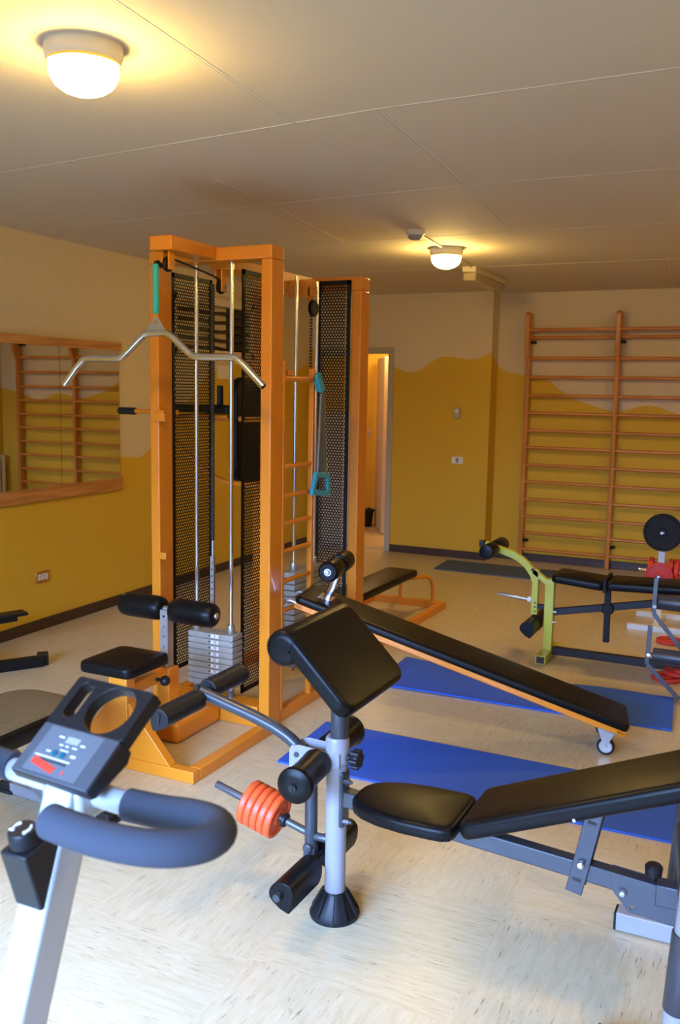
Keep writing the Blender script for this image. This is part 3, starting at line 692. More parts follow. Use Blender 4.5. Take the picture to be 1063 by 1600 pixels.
# ------------------------------------------------------------------ incline board hooked on the ladder
ib = thing('incline_board', 'long black padded incline board on an orange frame with a castor, hooked on the ladder', 'sit-up board', (-.58, 4.4, 0))
Uc = V(-2.155, 4.09, .655); Lc = V(-.585, 4.415, .157)
mx = (Uc - Lc).normalized()
fmI = frame(Lc, mx, (0, 0, 1)); LI = (Uc - Lc).length
plab(B().pad(rrect(0, LI, -.15, .15, .03), .042, .018, .004, fmI @ Matrix.Translation((0, 0, -.042))).make('cushion', M['black'], ib), 'black cushion')
B().box(0.01, LI - .01, .115, .148, -.064, -.040, fmI).box(0.01, LI - .01, -.148, -.115, -.064, -.040, fmI).box(0.01, .05, -.148, .148, -.064, -.042, fmI).box(LI - .05, LI - .01, -.148, .148, -.064, -.042, fmI).make('frame_rail', OR, ib, bev=.003)
B().tube([fmI @ V(LI - .03, .10, -.06), fmI @ V(LI + .04, .10, -.05), fmI @ V(LI + .06, .10, -.08)], .009, 8, 1).tube([fmI @ V(LI - .03, -.10, -.06), fmI @ V(LI + .04, -.10, -.05), fmI @ V(LI + .06, -.10, -.08)], .009, 8, 1).make('ladder_hook', M['steel'], ib)
for s in (-1, 1):
    o = fmI @ V(.085, s * .125, -.064); cw = thing_none = None
    b = B(); b.box(-.04, .04, -.03, .03, -.004, .002, frame(o, mx)); 
    for q in (-1, 1): b.prism([(-.038, .004), (.038, -.012), (.014, -.062), (-.014, -.062)], q * .017 - .0015, q * .017 + .0015, Matrix(((1, 0, 0, o.x - .006), (0, 0, -1, o.y), (0, 1, 0, o.z), (0, 0, 0, 1))))
    ck = plab(b.make('castor_fork', M['steel'], ib, bev=.001), 'steel castor fork')
    wz = .041
    plab(B().lathe([(-.012, .030), (-.012, .037), (-.007, .041), (.007, .041), (.012, .037), (.012, .030)], (o.x - .006, o.y, wz), (0, 1, 0), 30, closed=True).make('tyre', M['blackp'], ck), 'black tyre')
    plab(B().cyl((o.x - .006, o.y - .009, wz), (o.x - .006, o.y + .009, wz), .0315).cyl((o.x - .006, o.y - .02, wz), (o.x - .006, o.y + .02, wz), .006).make('wheel_disc', M['steel'], ck), 'steel wheel disc')
wd = (fmI @ V(0, 1, 0) - fmI @ V(0, 0, 0)).normalized()
rc = V(-1.99, 4.125, .785)
for s in (-1, 1):
    L = .165; a = rc + wd * (s * .025)
    rp = plab(B().lathe([(0, .030), (.002, .044), (.010, .049), (.02, .051), (L - .02, .051), (L - .008, .048), (L, .040)], a, wd * s, 30).make('foot_roller', M['black'], ib), 'black padded foot roller')
    e = a + wd * (s * L)
    plab(B().cyl(e, e + wd * (s * .004), .018).cyl(e + wd * (s * .004), e + wd * (s * .018), .0115, bev=.003).make('end_cap', M['steel'], rp), 'steel end cap')
plab(B().cyl(rc - wd * .19, rc + wd * .19, .010).make('roller_axle', M['steel'], ib), 'steel axle')
ctr = fmI @ V(LI - .12, 0, .0); ctr.z -= .005
plab(B().tube([rc, rc.lerp(ctr, .5) + V(.01, 0, -.01), ctr + V(.0, 0, -.005)], .021, 12, 2, .35).box(-.035, .035, -.05, .05, -.002, .006, frame(ctr, mx)).make('roller_bracket', M['chrome'], ib), 'bright curved bracket')

# ------------------------------------------------------------------ floor mats
def mat_obj(label, pts, m, th=.009, curl=None, seg=40, rib=None):
    """pts: four corners a,b,c,d (ccw); subdivided so that it can lie a little wavy"""
    a, b_, c, d = [V(*p) for p in pts]; bb_ = B(); n = seg; k = 12; vs = []
    for lvl in (0, 1):
        for i in range(n + 1):
            for j in range(k + 1):
                u, v = i / n, j / k
                p = (a.lerp(b_, u)).lerp(d.lerp(c, u), v); w = 0
                if curl: w = curl(u, v)
                vs.append(V(p[0], p[1], .001 + w + lvl * th))
    fs = []; S_ = (n + 1) * (k + 1)
    for i in range(n):
        for j in range(k):
            q = i * (k + 1) + j; fs.append((q, q + 1, q + k + 2, q + k + 1)); fs.append((S_ + q, S_ + q + k + 1, S_ + q + k + 2, S_ + q + 1))
    def side(ids):
        for s0, s1 in zip(ids, ids[1:]): fs.append((s0, s1, S_ + s1, S_ + s0))
    side([i * (k + 1) for i in range(n + 1)]); side([i * (k + 1) + k for i in range(n, -1, -1)]); side(list(range(k, -1, -1))); side([n * (k + 1) + j for j in range(k + 1)])
    bb_.add(vs, fs); cx = sum((V(*p) for p in pts), V(0, 0)) / 4
    return tag(bb_.make('exercise_mat', m, origin=(cx.x, cx.y, 0), ang=60), label, 'exercise mat')
bw = lambda u, v: .012 * max(0, math.sin(u * 7 + v * 2)) * (.3 + v) + .02 * max(0, u - .93) * 8 * v
mat_obj('bright blue exercise mat on the floor behind the grey preacher bench', [(-1.955, 3.47), (-.17, 3.50), (-.17, 4.00), (-1.985, 4.02)], M['blue'])
mat_obj('blue exercise mat lying beneath the incline board', [(-2.02, 4.70), (-.42, 4.73), (-.465, 5.215), (-2.04, 5.24)], M['blue'], curl=bw)
mat_obj('dark slate exercise mat on the floor before the wall bars', [(-2.93, 8.17), (-1.2, 8.14), (-1.3, 8.66), (-2.97, 8.67)], M['slate'])
# ------------------------------------------------------------------ preacher curl bench in the foreground
pbn = thing('preacher_bench', 'grey and black preacher curl bench with slanted arm pad in the foreground', 'weight bench', (-1.2, 2.5, 0))
G = M['gun']; LG = M['light']; BK = M['black']; BP = M['blackp']
px0, py0 = -1.195, 2.5
ft = B()
ft.lathe([(0, .078), (.012, .080), (.022, .070), (.075, .040), (.085, .036)], (px0, py0, 0), (0, 0, 1), 32)
for k in range(10):
    a = 2 * PI * k / 10; ft.prism([(.030, .02), (.080, .006), (.078, .022), (.044, .084), (.030, .084)], -.004, .004, Matrix(((math.cos(a), 0, -math.sin(a), px0), (math.sin(a), 0, math.cos(a), py0), (0, 1, 0, 0), (0, 0, 0, 1))))
plab(ft.make('rubber_foot', BP, pbn), 'ribbed black foot cone')
plab(B().cyl((px0, py0, .06), (px0, py0, .585), .033, seg=36, bev=.003).lathe([(0, .034), (.004, .0375), (.075, .0375), (.085, .033)], (px0, py0, .505), (0, 0, 1), 36).make('front_post', LG, pbn), 'pale grey round post')
plab(B().cyl((px0 + .006, py0, .55), (px0 + .006, py0, .86), .0275, seg=32).make('inner_post', G, pbn), 'dark telescoping tube')
plab(B().lathe([(0, .0285), (.006, .031), (.006, .028)], (px0 + .004, py0, .583), (0, 0, 1), 32).make('post_bushing', BP, pbn), 'black bushing')
# bracket ears and clamp
for y in (py0 - .037, py0 + .033):
    m_ = Matrix(((1, 0, 0, 0), (0, 0, -1, y + .004), (0, 1, 0, 0), (0, 0, 0, 1)))
    plab(B().prism([(-1.345, .472), (-1.335, .462), (-1.31, .462), (-1.17, .50), (-1.17, .545), (-1.31, .552), (-1.338, .545), (-1.345, .53)], 0, .005, m_).make('pivot_ear', LG, pbn, bev=.0015), 'pale grey pivot ear')
plab(B().cyl((-1.318, py0 - .043, .52), (-1.318, py0 + .043, .52), .009, seg=6).make('pivot_bolt', G, pbn), 'pivot bolt')
kn = B(); kn.lathe([(0, .012), (.02, .012), (.02, .022), (.026, .026), (.045, .026), (.05, .022)], (px0 + .03, py0, .527), (1, 0, 0), 24)
for k in range(6):
    a = 2 * PI * k / 6; kn.cyl((px0 + .052, py0 + .024 * math.cos(a), .527 + .024 * math.sin(a)), (px0 + .078, py0 + .024 * math.cos(a), .527 + .024 * math.sin(a)), .008, seg=10)
plab(kn.make('locking_knob', BP, pbn), 'black star knob')
# slanted arm pad with roll
c_, s_ = math.cos(PI / 4), math.sin(PI / 4)
rcx, rcz = -1.283, .905
tx, tz = rcx + .054 * s_, rcz + .054 * c_
Ls = .272
ap = B()
fmP = frame((tx, 2.505, tz), (c_, 0, -s_), (s_, 0, c_))
ap.pad(rrect(-.03, Ls, -.213, .213, .05, 8), .052, .016, .004, fmP @ Matrix.Translation((0, 0, -.052)))
ap.lathe([(0, .030), (.003, .046), (.010, .052), (.02, .0545), (.406, .0545), (.416, .052), (.423, .046), (.426, .030)], (rcx, 2.292, rcz), (0, 1, 0), 40)
apo = plab(ap.make('arm_pad', BK, pbn, ang=50), 'slanted black arm pad with a rolled top edge')
st = B()
for k in range(26):
    a = PI * .32 + 2 * PI * .78 * k / 26; r = .0475
    st.box(-.0006, .0006, -.001, .001, -.0045, .0045, Matrix.Translation((rcx + r * math.cos(a), 2.2962, rcz + r * math.sin(a))) @ Matrix.Rotation(-a + PI / 2, 4, 'Y'))
plab(st.make('seam_stitches', BP, apo), 'gathered stitching at the roll end')
plab(B().box(.05, .20, -.06, .06, -.066, -.050, fmP).box(.07, .13, -.03, .03, -.09, -.06, fmP).make('pad_bracket', G, pbn), 'bracket under the arm pad')
# curl arm with two grips
plab(B().tube([(-1.283, 2.5, .19), (-1.283, 2.5, .40), (-1.288, 2.5, .47), (-1.335, 2.5, .535), (-1.40, 2.5, .572), (-1.49, 2.5, .600), (-1.61, 2.5, .628), (-1.70, 2.5, .650)], .0205, 18, 2).make('curl_arm', G, pbn), 'bent dark grey curl arm')
def dsec(r, n=16):
    return [(r * math.cos(PI * i / n), r * .85 * math.sin(PI * i / n)) for i in range(n + 1)] + [(-r * .9, -r * .35), (-r * .55, -r * .95), (-r * .08, -r * 1.42), (r * .08, -r * 1.42), (r * .55, -r * .95), (r * .9, -r * .35)]
def dgrip(name, a, b, r, rot, lab, tex=M['blackp']):
    a = V(*a); b = V(*b); d = (b - a).normalized(); z = V(0, 0, 1); x = z.cross(d).normalized() * -1; y = d.cross(x) * -1
    x = V(1, 0, 0); y = V(0, 0, 1)
    m_ = Matrix(((1, 0, 0, a.x), (0, 0, 1, a.y), (0, 1, 0, a.z), (0, 0, 0, 1))) @ Matrix.Rotation(rot, 4, 'Z')
    L = (b - a).length; bb_ = B(); bb_.prism(dsec(r), 0, L, m_)
    for i in range(0): pass
    return plab(bb_.make(name, tex, pbn, bev=.004, bseg=3), lab)
dgrip('hand_grip', (-1.695, 2.262, .634), (-1.695, 2.472, .634), .035, -.55, 'black ribbed hand grip')
dgrip('hand_grip', (-1.695, 2.532, .652), (-1.695, 2.745, .652), .035, -.55, 'black ribbed hand grip')
for (y0, y1, z) in ((2.30, 2.462, .634), (2.545, 2.72, .652)):
    rb = B()
    for i in range(14): rb.prism(dsec(.0357), -.0012, .0012, Matrix(((1, 0, 0, -1.695), (0, 0, 1, y0 + (y1 - y0) * i / 13), (0, 1, 0, z), (0, 0, 0, 1))) @ Matrix.Rotation(-.55, 4, 'Z'))
    plab(rb.make('grip_ribs', BP, pbn), 'grip ribs')
plab(B().tube([(-1.695, 2.275, .637), (-1.695, 2.73, .655)], .013, 12).make('grip_axle', G, pbn), 'cross tube')
for i, y in enumerate((2.2585,)):
    b = B(); b.box(-.0015, .0015, -.001, .0005, -.022, .016, Matrix.Translation((-1.694, y, .634)) @ Matrix.Rotation(.15, 4, 'Y')); b.sphere((-1.697, y, .646), .005, 8, 6)
    plab(b.make('torn_slit', M['ink'], pbn), 'torn slit in the grip end')
# upper roller pair
def roller(a, b, r, name='foam_roller', par=None, lab='black padded roller'):
    a = V(*a); b = V(*b); L = (b - a).length
    return plab(B().lathe([(0, r * .45), (.003, r * .72), (.010, r * .95), (.018, r * 1.0), (.030, r * .97), (.055, r * .84), (L * .6, r * .80), (L - .01, r * .84), (L, r * .7)], a, b - a, 34).make(name, BK, par or pbn), lab)
ax = (-1.232, .512)
ra_ = roller((-1.222, 2.262, .508), (-1.240, 2.455, .512), .056)
B().cyl((-1.222, 2.262, .508), (-1.2215, 2.255, .5078), .012).box(-1.226, -1.219, 2.2535, 2.2555, .498, .516).make('end_cap', BP, ra_)
roller((-1.262, 2.745, .520), (-1.250, 2.548, .516), .056)
plab(B().cyl((-1.238, 2.44, .512), (-1.250, 2.56, .516), .012).make('roller_axle', G, pbn), 'roller axle')
# lower roller pair, D shaped
dgrip('shin_roller', (-1.262, 2.268, .165), (-1.262, 2.462, .165), .043, .45, 'black D-shaped shin roller', BK)
dgrip('shin_roller', (-1.262, 2.54, .175), (-1.262, 2.73, .175), .043, .45, 'black D-shaped shin roller', BK)
plab(B().cyl((-1.268, 2.255, .163), (-1.268, 2.74, .178), .009).cyl((-1.268, 2.250, .160), (-1.268, 2.262, .1605), .012).make('roller_axle', G, pbn), 'roller axle')
plab(B().box(-1.302, -1.262, 2.482, 2.518, .155, .21).cyl((-1.283, 2.47, .21), (-1.283, 2.53, .21), .016).make('arm_foot', G, pbn, bev=.004), 'end of the leg arm')
plab(B().cyl((-1.266, 2.5, .245), (-1.215, 2.5, .245), .013, bev=.003).make('bumper', M['pegm'], pbn), 'stop bumper')
# weight peg
wa = V(-1.262, 2.5, .243); wb_ = V(-1.640, 2.5, .342); wdir = (wb_ - wa).normalized()
plab(B().cyl(wa, wb_, .0125, bev=.002).cyl(wb_ - wdir * .03 + V(0, -.0135, 0), wb_ - wdir * .03 + V(0, .0135, 0), .004).make('weight_peg', M['pegm'], pbn), 'dark steel weight peg')
plab(B().lathe([(0, .020), (.004, .024), (.012, .024), (.016, .018)], wa + wdir * .112, wdir, 24).make('peg_collar', BP, pbn), 'black collar')
# seat, main beam, back rest
plab(B().box(px0 + .010, px0 + .036, py0 - .026, py0 + .026, .30, .487).make('post_clamp', G, pbn, bev=.012, bseg=3), 'dark clamp plate on the post')
plab(B().bar((px0 + .03, 2.5, .398), (-.22, 2.5, .330), .042, .052, (0, 0, 1)).make('main_beam', G, pbn, bev=.004), 'dark grey box beam')
for z in (.455, .325): plab(B().cyl((px0 + .03, py0 - .015, z), (px0 + .052, py0 - .015, z), .009, seg=6).cyl((px0 + .05, py0 - .015, z), (px0 + .06, py0 - .015, z), .005).make('clamp_bolt', M['pegm'], pbn), 'steel bolt')
so_ = []
for x, y in [(-1.11, .0)]: pass
outl = rrect(-1.115, -.765, -.132, .132, .045, 6)
def taper(p):
    t = (p[0] + 1.115) / .35; k = .62 + .38 * min(1, t / .45) ** .6 if t < .45 else 1
    return (p[0], p[1] * k)
pts = []
for (x, y) in [(-1.113, -.045), (-1.095, -.078), (-1.06, -.104), (-1.0, -.126), (-.92, -.137), (-.84, -.137), (-.80, -.134), (-.775, -.12), (-.768, -.095), (-.768, .095), (-.775, .12), (-.80, .134), (-.84, .137), (-.92, .137), (-1.0, .126), (-1.06, .104), (-1.095, .078), (-1.113, .045), (-1.117, 0)]: pts.append((x, y))
plab(B().pad(pts, .045, .018, .008, frame((0, 2.485, .405 - .0), (1, 0, .01), (0, 0, 1)) ).make('seat', BK, pbn), 'rounded black seat')
plab(B().box(-1.0, -.86, 2.47, 2.53, .405, .418).make('seat_bracket', G, pbn), 'bracket under the seat')
br_d = V(.925, 0, .385).normalized(); fmB = frame((-.748, 2.515, .402), br_d, (0, 0, 1))
plab(B().pad(rrect(0, .86, -.145, .145, .035), .052, .020, .006, fmB).make('backrest', BK, pbn), 'long black backrest raised towards the right')
plab(B().box(.335, .342, -.147, -.1445, .004, .012, fmB).make('chip_mark', M['label'], pbn), 'white chip on the backrest edge')
sb = B(); d0 = V(-.398, 2.5, .545); d1 = V(-.448, 2.5, .285)
for y in (-.032, .032): sb.bar(d0 + V(0, y, 0), d1 + V(0, y, 0), .004, .046, (1, 0, 0))
m_s = frame(d0, d1 - d0, (1, 0, 0))
sb2 = B(); m_y = Matrix(((m_s[0][0], 0, 0, 0),) * 1 + ((0, 0, 0, 0),) * 3)
plab(sb.make('adjusting_strut', G, pbn, bev=.002), 'dark slotted adjusting strut')
for t_ in (.18, .84):
    p = d0.lerp(d1, t_); plab(B().box(-.012, .012, -.0008, .0008, -.005, .005, Matrix.Translation((p.x, 2.4665, p.z)) @ Matrix.Rotation(.15, 4, 'Y')).make('slot', M['ink'], pbn), 'slot')
p = d0.lerp(d1, .62); plab(B().cyl((p.x, 2.44, p.z - .005), (p.x, 2.56, p.z - .005), .007, bev=.002).cyl((p.x, 2.4425, p.z - .005), (p.x, 2.462, p.z - .005), .0095, bev=.002).make('locking_pin', M['chrome'], pbn), 'steel locking pin')
m_ = Matrix(((1, 0, 0, 0), (0, 0, -1, 2.481), (0, 1, 0, 0), (0, 0, 0, 1)))
for yy in (2.481, 2.523):
    m_ = Matrix(((1, 0, 0, 0), (0, 0, -1, yy), (0, 1, 0, 0), (0, 0, 0, 1)))
    plab(B().plate([(-.345, .312), (-.30, .262), (-.17, .252), (-.17, .352), (-.355, .366)], [circ(-.292, .278, .006, 12)], .004, m_).make('frame_plate', G, pbn, bev=.001), 'dark frame plate')
plab(B().cyl((-.318, 2.462, .315), (-.318, 2.54, .315), .008, bev=.002).lathe([(0, .010), (.004, .011), (.008, .008)], (-.318, 2.475, .315), (0, -1, 0), 18).make('frame_bolt', M['steel'], pbn), 'bolt')
plab(B().lathe([(0, .010), (.02, .010), (.022, .022), (.045, .024), (.052, .018)], (-.245, 2.5, .352), (0, 0, 1), 20).make('locking_knob', BP, pbn), 'black knob on the frame')
# rear uprights and floor feet
x, y = -.155, 2.265; lean = V(.055, 0, 1)
def upz(z): return V(x, y, 0) + lean * z
up = plab(B().cyl(upz(0), upz(.165), .033, seg=32).cyl(upz(.36), upz(.98), .031, seg=32, bev=.003).make('rear_upright', LG, pbn), 'pale grey rear upright')
plab(B().cyl(upz(.16), upz(.365), .0365, seg=32, bev=.004).make('sleeve', G, up), 'dark sleeve')
plab(B().cyl((-.225, 2.845, .05), (-.192, 2.80, .545), .024, seg=28).make('rear_upright', G, pbn), 'dark far upright tube')
plab(B().cyl((-.196, 2.805, .53), (-.165, 2.77, .98), .031, seg=32, bev=.006).make('upper_sleeve', LG, pbn), 'pale grey upper sleeve')
plab(B().bar((-.135, 2.265, .40), (-.195, 2.80, .38), .045, .045).make('cross_member', G, pbn, bev=.004), 'cross member')
plab(B().bar((-.235, 2.50, .33), (-.16, 2.50, .33), .05, .06).make('beam_end', G, pbn, bev=.003), 'beam end')
for (y, fx) in ((2.845, -.378), (2.245, -.325)):
    f = plab(B().box(fx, -.10, y - .030, y + .030, .004, .062).make('floor_foot', LG, pbn, bev=.004), 'pale grey square floor tube')
    plab(B().box(fx - .007, fx + .001, y - .029, y + .029, .003, .061).make('end_plug', BP, f, bev=.003), 'black end plug')

# plates on the peg: five identical red discs
def disc(name, R, r0, th, m, hubm=None):
    """weight disc around local x axis: rim thicker than the web"""
    t = th / 2
    prof = [(-t, r0), (-t, r0 + .012), (-t * .55, r0 + .016), (-t * .55, R - .018), (-t, R - .014), (-t, R - .004), (-t * .6, R), (t * .6, R), (t, R - .004), (t, R - .014), (t * .55, R - .018), (t * .55, r0 + .016), (t, r0 + .012), (t, r0)]
    return B().lathe(prof, (0, 0, 0), (1, 0, 0), 48, closed=True).make(name, m)
d0_ = disc('weight_disc', .0735, .0135, .0235, M['redm'])
dir5 = ['rightmost red weight disc on the preacher bench peg, its hub showing', 'second red weight disc from the right on the low peg of the preacher bench', 'middle one of the five red weight discs on the preacher bench peg', 'fourth red weight disc from the right on the low peg of the preacher bench', 'leftmost red weight disc on the preacher bench peg, next to its bare end']
for i in range(5):
    o = d0_ if i == 0 else dup(d0_)
    p = wa + wdir * (.150 + i * .0255)
    o.location = p; o.rotation_euler = wdir.to_track_quat('X', 'Z').to_euler()
    tag(o, dir5[i], 'weight disc', 'red discs on the preacher bench peg')
hb = B().lathe([(0, .016), (0, .040), (.0015, .040), (.0015, .016)], wa + wdir * .1335, wdir, 32, closed=True)

# ------------------------------------------------------------------ exercise bike in the left foreground
bk = thing('exercise_bike', 'silver exercise bike with black foam handlebar and tilted console at the left edge', 'exercise bike', (-.86, .55, 0))
SV = M['silver']
pt_, pbt = V(-.865, .955, 1.10), V(-.865, .545, 0.02)
plab(B().bar(pbt, pt_, .050, .058, (0, 1, 0)).make('front_post', SV, bk, bev=.006, bseg=3), 'silver square post')
plab(B().box(-1.06, -.67, .50, .57, 0, .05).make('stabiliser', SV, bk, bev=.006), 'floor stabiliser')
for x in (-1.075, -.675): plab(B().box(x, x + .02, .495, .575, 0, .055).make('end_cap', BP, bk, bev=.004), 'black cap')
# frame, seat post, saddle, flywheel housing: below and behind the camera's view
plab(B().bar((-.865, .56, .10), (-.865, -.35, .10), .05, .06).make('lower_beam', SV, bk, bev=.005), 'silver lower beam')
plab(B().box(-1.06, -.67, -.42, -.35, 0, .05).make('stabiliser', SV, bk, bev=.006), 'floor stabiliser')
plab(B().cyl((-.865, .20, .38), (-.835, .20, .38), .2, seg=40, bev=.01).cyl((-.905, .20, .38), (-.865, .20, .38), .2, seg=40, bev=.01).make('flywheel_cover', BP, bk), 'black round cover')
plab(B().cyl((-.865, -.1, .1), (-.865, -.2, .75), .022).make('seat_post', SV, bk), 'seat post')
plab(B().pad([(-.97, -.32), (-.76, -.32), (-.79, -.18), (-.845, .0), (-.885, .0), (-.94, -.18)], .06, .02, .008, Matrix.Translation((0, 0, .75))).make('saddle', BK, bk), 'black saddle')
plab(B().bar((-.865, .1, .12), (-.865, .2, .38), .04, .04).make('strut', SV, bk), 'strut')
# handlebar
hz = 1.088
plab(B().tube([(-1.04, .985, hz - .002), (-.76, .962, hz)], .017, 16).make('cross_tube', SV, bk), 'silver cross tube')
B().box(-.90, -.83, .93, 1.0, 1.055, 1.105).make('clamp_head', SV, bk, bev=.008)
plab(B().tube([(-.772, .961, hz), (-.72, .962, hz + .001), (-.67, .968, hz + .004), (-.632, .962, hz + .006), (-.605, .935, hz + .010), (-.602, .895, hz + .014), (-.622, .858, hz + .019), (-.660, .836, hz + .023), (-.71, .828, hz + .025), (-.765, .832, hz + .025), (-.795, .838, hz + .024)], .0222, 22, 2).make('foam_grip', M['foam'], bk), 'dark grey foam grip curling back')
plab(B().tube([(-1.0, .984, hz), (-1.06, .99, hz), (-1.13, .985, hz + .006), (-1.165, .955, hz + .015), (-1.165, .91, hz + .022), (-1.13, .875, hz + .03), (-1.07, .862, hz + .03), (-1.0, .868, hz + .03)], .0222, 22, 2).make('foam_grip', M['foam'], bk), 'dark grey foam grip curling back')
# console
BL, BR, TR, TL = V(-.953, .927, 1.117), V(-.803, .912, 1.118), V(-.775, 1.043, 1.219), V(-.924, 1.058, 1.216)
ex = (BR - BL).normalized(); ey = (TL - BL); Lc_ = ey.length; ey.normalize(); ez = ex.cross(ey).normalized(); ey = ez.cross(ex)
mC = Matrix(((ex.x, ey.x, ez.x, BL.x), (ex.y, ey.y, ez.y, BL.y), (ex.z, ey.z, ez.z, BL.z), (0, 0, 0, 1)))
W = (BR - BL).length
co = B()
slot = [(x, y) for (x, y) in rrect(.016, .042, .098, .160, .012, 5)]
hole = circ(.096, .124, .0400, 34)
co.plate(rrect(0, W, .082, Lc_, .006, 3), [slot, hole], .006, mC @ Matrix.Translation((0, 0, -.006)))
cup = plab(co.make('bottle_tray', BP, bk, bev=.0015), 'black tray with slot and round hole')
rim = B()
def wall_loop(lp, d, t):
    n = len(lp); c0 = sum((Vector(p) for p in lp), Vector((0, 0))) / n
    out = [tuple(c0 + (Vector(p) - c0) * (1 + t)) for p in lp]
    rim.plate(out, [lp], d, mC @ Matrix.Translation((0, 0, -.006 - d)))
wall_loop(slot, .014, .12); wall_loop(hole, .014, .05)
rim.box(0, W, Lc_ - .004, Lc_, -.02, -.005, mC).box(W - .004, W, .082, Lc_, -.022, -.005, mC).box(0, .004, .082, Lc_, -.022, -.005, mC)
rim.make('tray_wall', BP, bk)
m3 = Matrix(((0, 0, 1, 0), (1, 0, 0, 0), (0, 1, 0, 0), (0, 0, 0, 1)))
body = B().prism([(0, -.002), (.082, -.002), (.086, -.03), (.07, -.038), (.006, -.024), (-.001, -.018)][::-1], 0, W, mC @ m3)
plab(body.make('console_body', BP, bk, bev=.003), 'black console housing')
pan = plab(B().box(.002, W - .002, .001, .0815, -.003, .0006, mC).make('display_panel', M['panel'], bk, bev=.001), 'dark grey display panel')
plab(B().box(.020, W - .028, .006, .079, .0006, .0011, mC).make('panel_label', M['panell'], pan), 'lighter grey label')
def cb(name, x0, x1, y0, y1, m, z=.0012, h=.0006, lab=None):
    o = B().box(x0, x1, y0, y1, z, z + h, mC).make(name, m, pan); return plab(o, lab) if lab else o
cb('lcd_screen', .062, .087, .058, .068, M['screen'], lab='small lcd window')
for (x0, x1, y0, y1) in ((.046, .056, .0635, .0660), (.092, .101, .058, .0605), (.056, .063, .052, .054), (.068, .074, .052, .054), (.081, .090, .052, .054), (.063, .079, .045, .0465), (.041, .049, .039, .0410), (.088, .097, .039, .0425)): cb('marking', x0, x1, y0, y1, M['label'])
for x in (.058, .0735): plab(B().cyl(mC @ V(x, .0385, .001), mC @ V(x, .0385, .0035), .0048, bev=.001).make('button', M['tealb'], pan), 'teal button')
cb('marking', .026, .094, .0300, .0318, M['label'])
rs = B()
for i in range(10):
    rs.box(.028 + i * .0048, .0335 + i * .0048, .0215 - i * .0009, .0275 - i * .0009, .0012, .0018, mC); rs.box(.028 + i * .0048, .0315 + i * .0048, .0170 - i * .0009, .0215 - i * .0009, .0012, .0018, mC)
rs.box(.092, .095, .012, .0175, .0012, .0018, mC)
plab(rs.make('red_lettering', M['sticker'], pan), 'band of red lettering')
gs = B()
for i in range(8): gs.box(.040 + i * .0065, .0445 + i * .0065, .0245, .0275, .0012, .0017, mC)
plab(gs.make('dark_bars', M['ink'], pan), 'row of small dark bars')
# resistance knob housing on the rider side of the post
m_ = Matrix(((0, 0, 1, -.893), (1, 0, 0, 0), (0, 1, 0, 0), (0, 0, 0, 1)))
plab(B().prism([(.918, 1.062), (.878, 1.056), (.842, 1.048), (.868, .962), (.886, .962)], .004, .050, m_).make('knob_housing', BP, bk, bev=.003), 'black wedge shaped knob housing')
ka = V(-.866, .866, 1.054); kd = V(-.0, -.22, .97).normalized()
ko = plab(B().lathe([(0, .018), (.002, .0205), (.020, .0195), (.023, .0175)], ka, kd, 30).make('resistance_knob', BP, bk), 'round black resistance knob')
fk = frame(ka + kd * .0233, kd, (0, 0, 1))
for s in (-1, 1):
    arc = [(math.cos(a) * .0120, math.sin(a) * .0120) for a in [s * PI / 2 - .75 + i * .15 for i in range(11)]]
    b = B(); b.tube([fk @ V(.0003, p[1], p[0]) for p in arc], .0020, 6, 0)
    b.box(0, .0009, s * .0120 - .003, s * .0120 + .001, -.009, -.005, fk)
    plab(b.make('arrow_mark', M['label'], ko), 'white curved arrow')
plab(B().cyl((-.868, .873, .978), (-.868, .868, .977), .005).make('screw', M['steel'], bk), 'steel screw')

# ------------------------------------------------------------------ bench with worn brown pad, left edge
lbn = thing('flat_bench', 'thick bench with worn brown top cut off by the left edge beside the bike', 'weight bench', (-2.55, 2.2, 0))
b = B(); b.pad(rrect(-2.74, -2.385, 1.35, 2.735, .13, 10), .085, .03, .012, Matrix.Translation((0, 0, .365)))
b.mi = []
for f in b.f:
    zc = sum(b.v[i].z for i in f) / len(f); b.mi.append(1 if zc > .438 else 0)
plab(b.make('bench_pad', [BK, M['brownpad']], lbn), 'thick pad, black sides and worn brown top')
plab(B().bar((-2.56, 1.3, .335), (-2.56, 2.5, .335), .05, .05).make('main_beam', LG, lbn, bev=.004), 'pale grey beam')
plab(B().bar((-2.56, 2.45, .335), (-2.54, 2.675, .03), .045, .045, (0, 1, 0)).make('front_leg', LG, lbn, bev=.004), 'pale grey leg')
plab(B().bar((-2.76, 2.70, .024), (-2.27, 2.668, .024), .045, .045).make('stabiliser', LG, lbn, bev=.004), 'pale grey floor tube')
for (x, y) in ((-2.785, 2.703), (-2.248, 2.667)):
    plab(B().prism([(-.03, -.03), (.03, -.03), (.03, .03), (-.03, .03)], 0, .045, Matrix.Translation((x, y, 0))).box(x - .045, x + .045, y - .035, y + .035, 0, .014).make('rubber_foot', BP, lbn, bev=.004), 'black rubber foot')
plab(B().bar((-2.56, 1.35, .335), (-2.56, 1.25, .03), .045, .045, (0, 1, 0)).bar((-2.76, 1.24, .024), (-2.36, 1.24, .024), .045, .045).make('rear_leg', LG, lbn, bev=.004), 'rear leg')
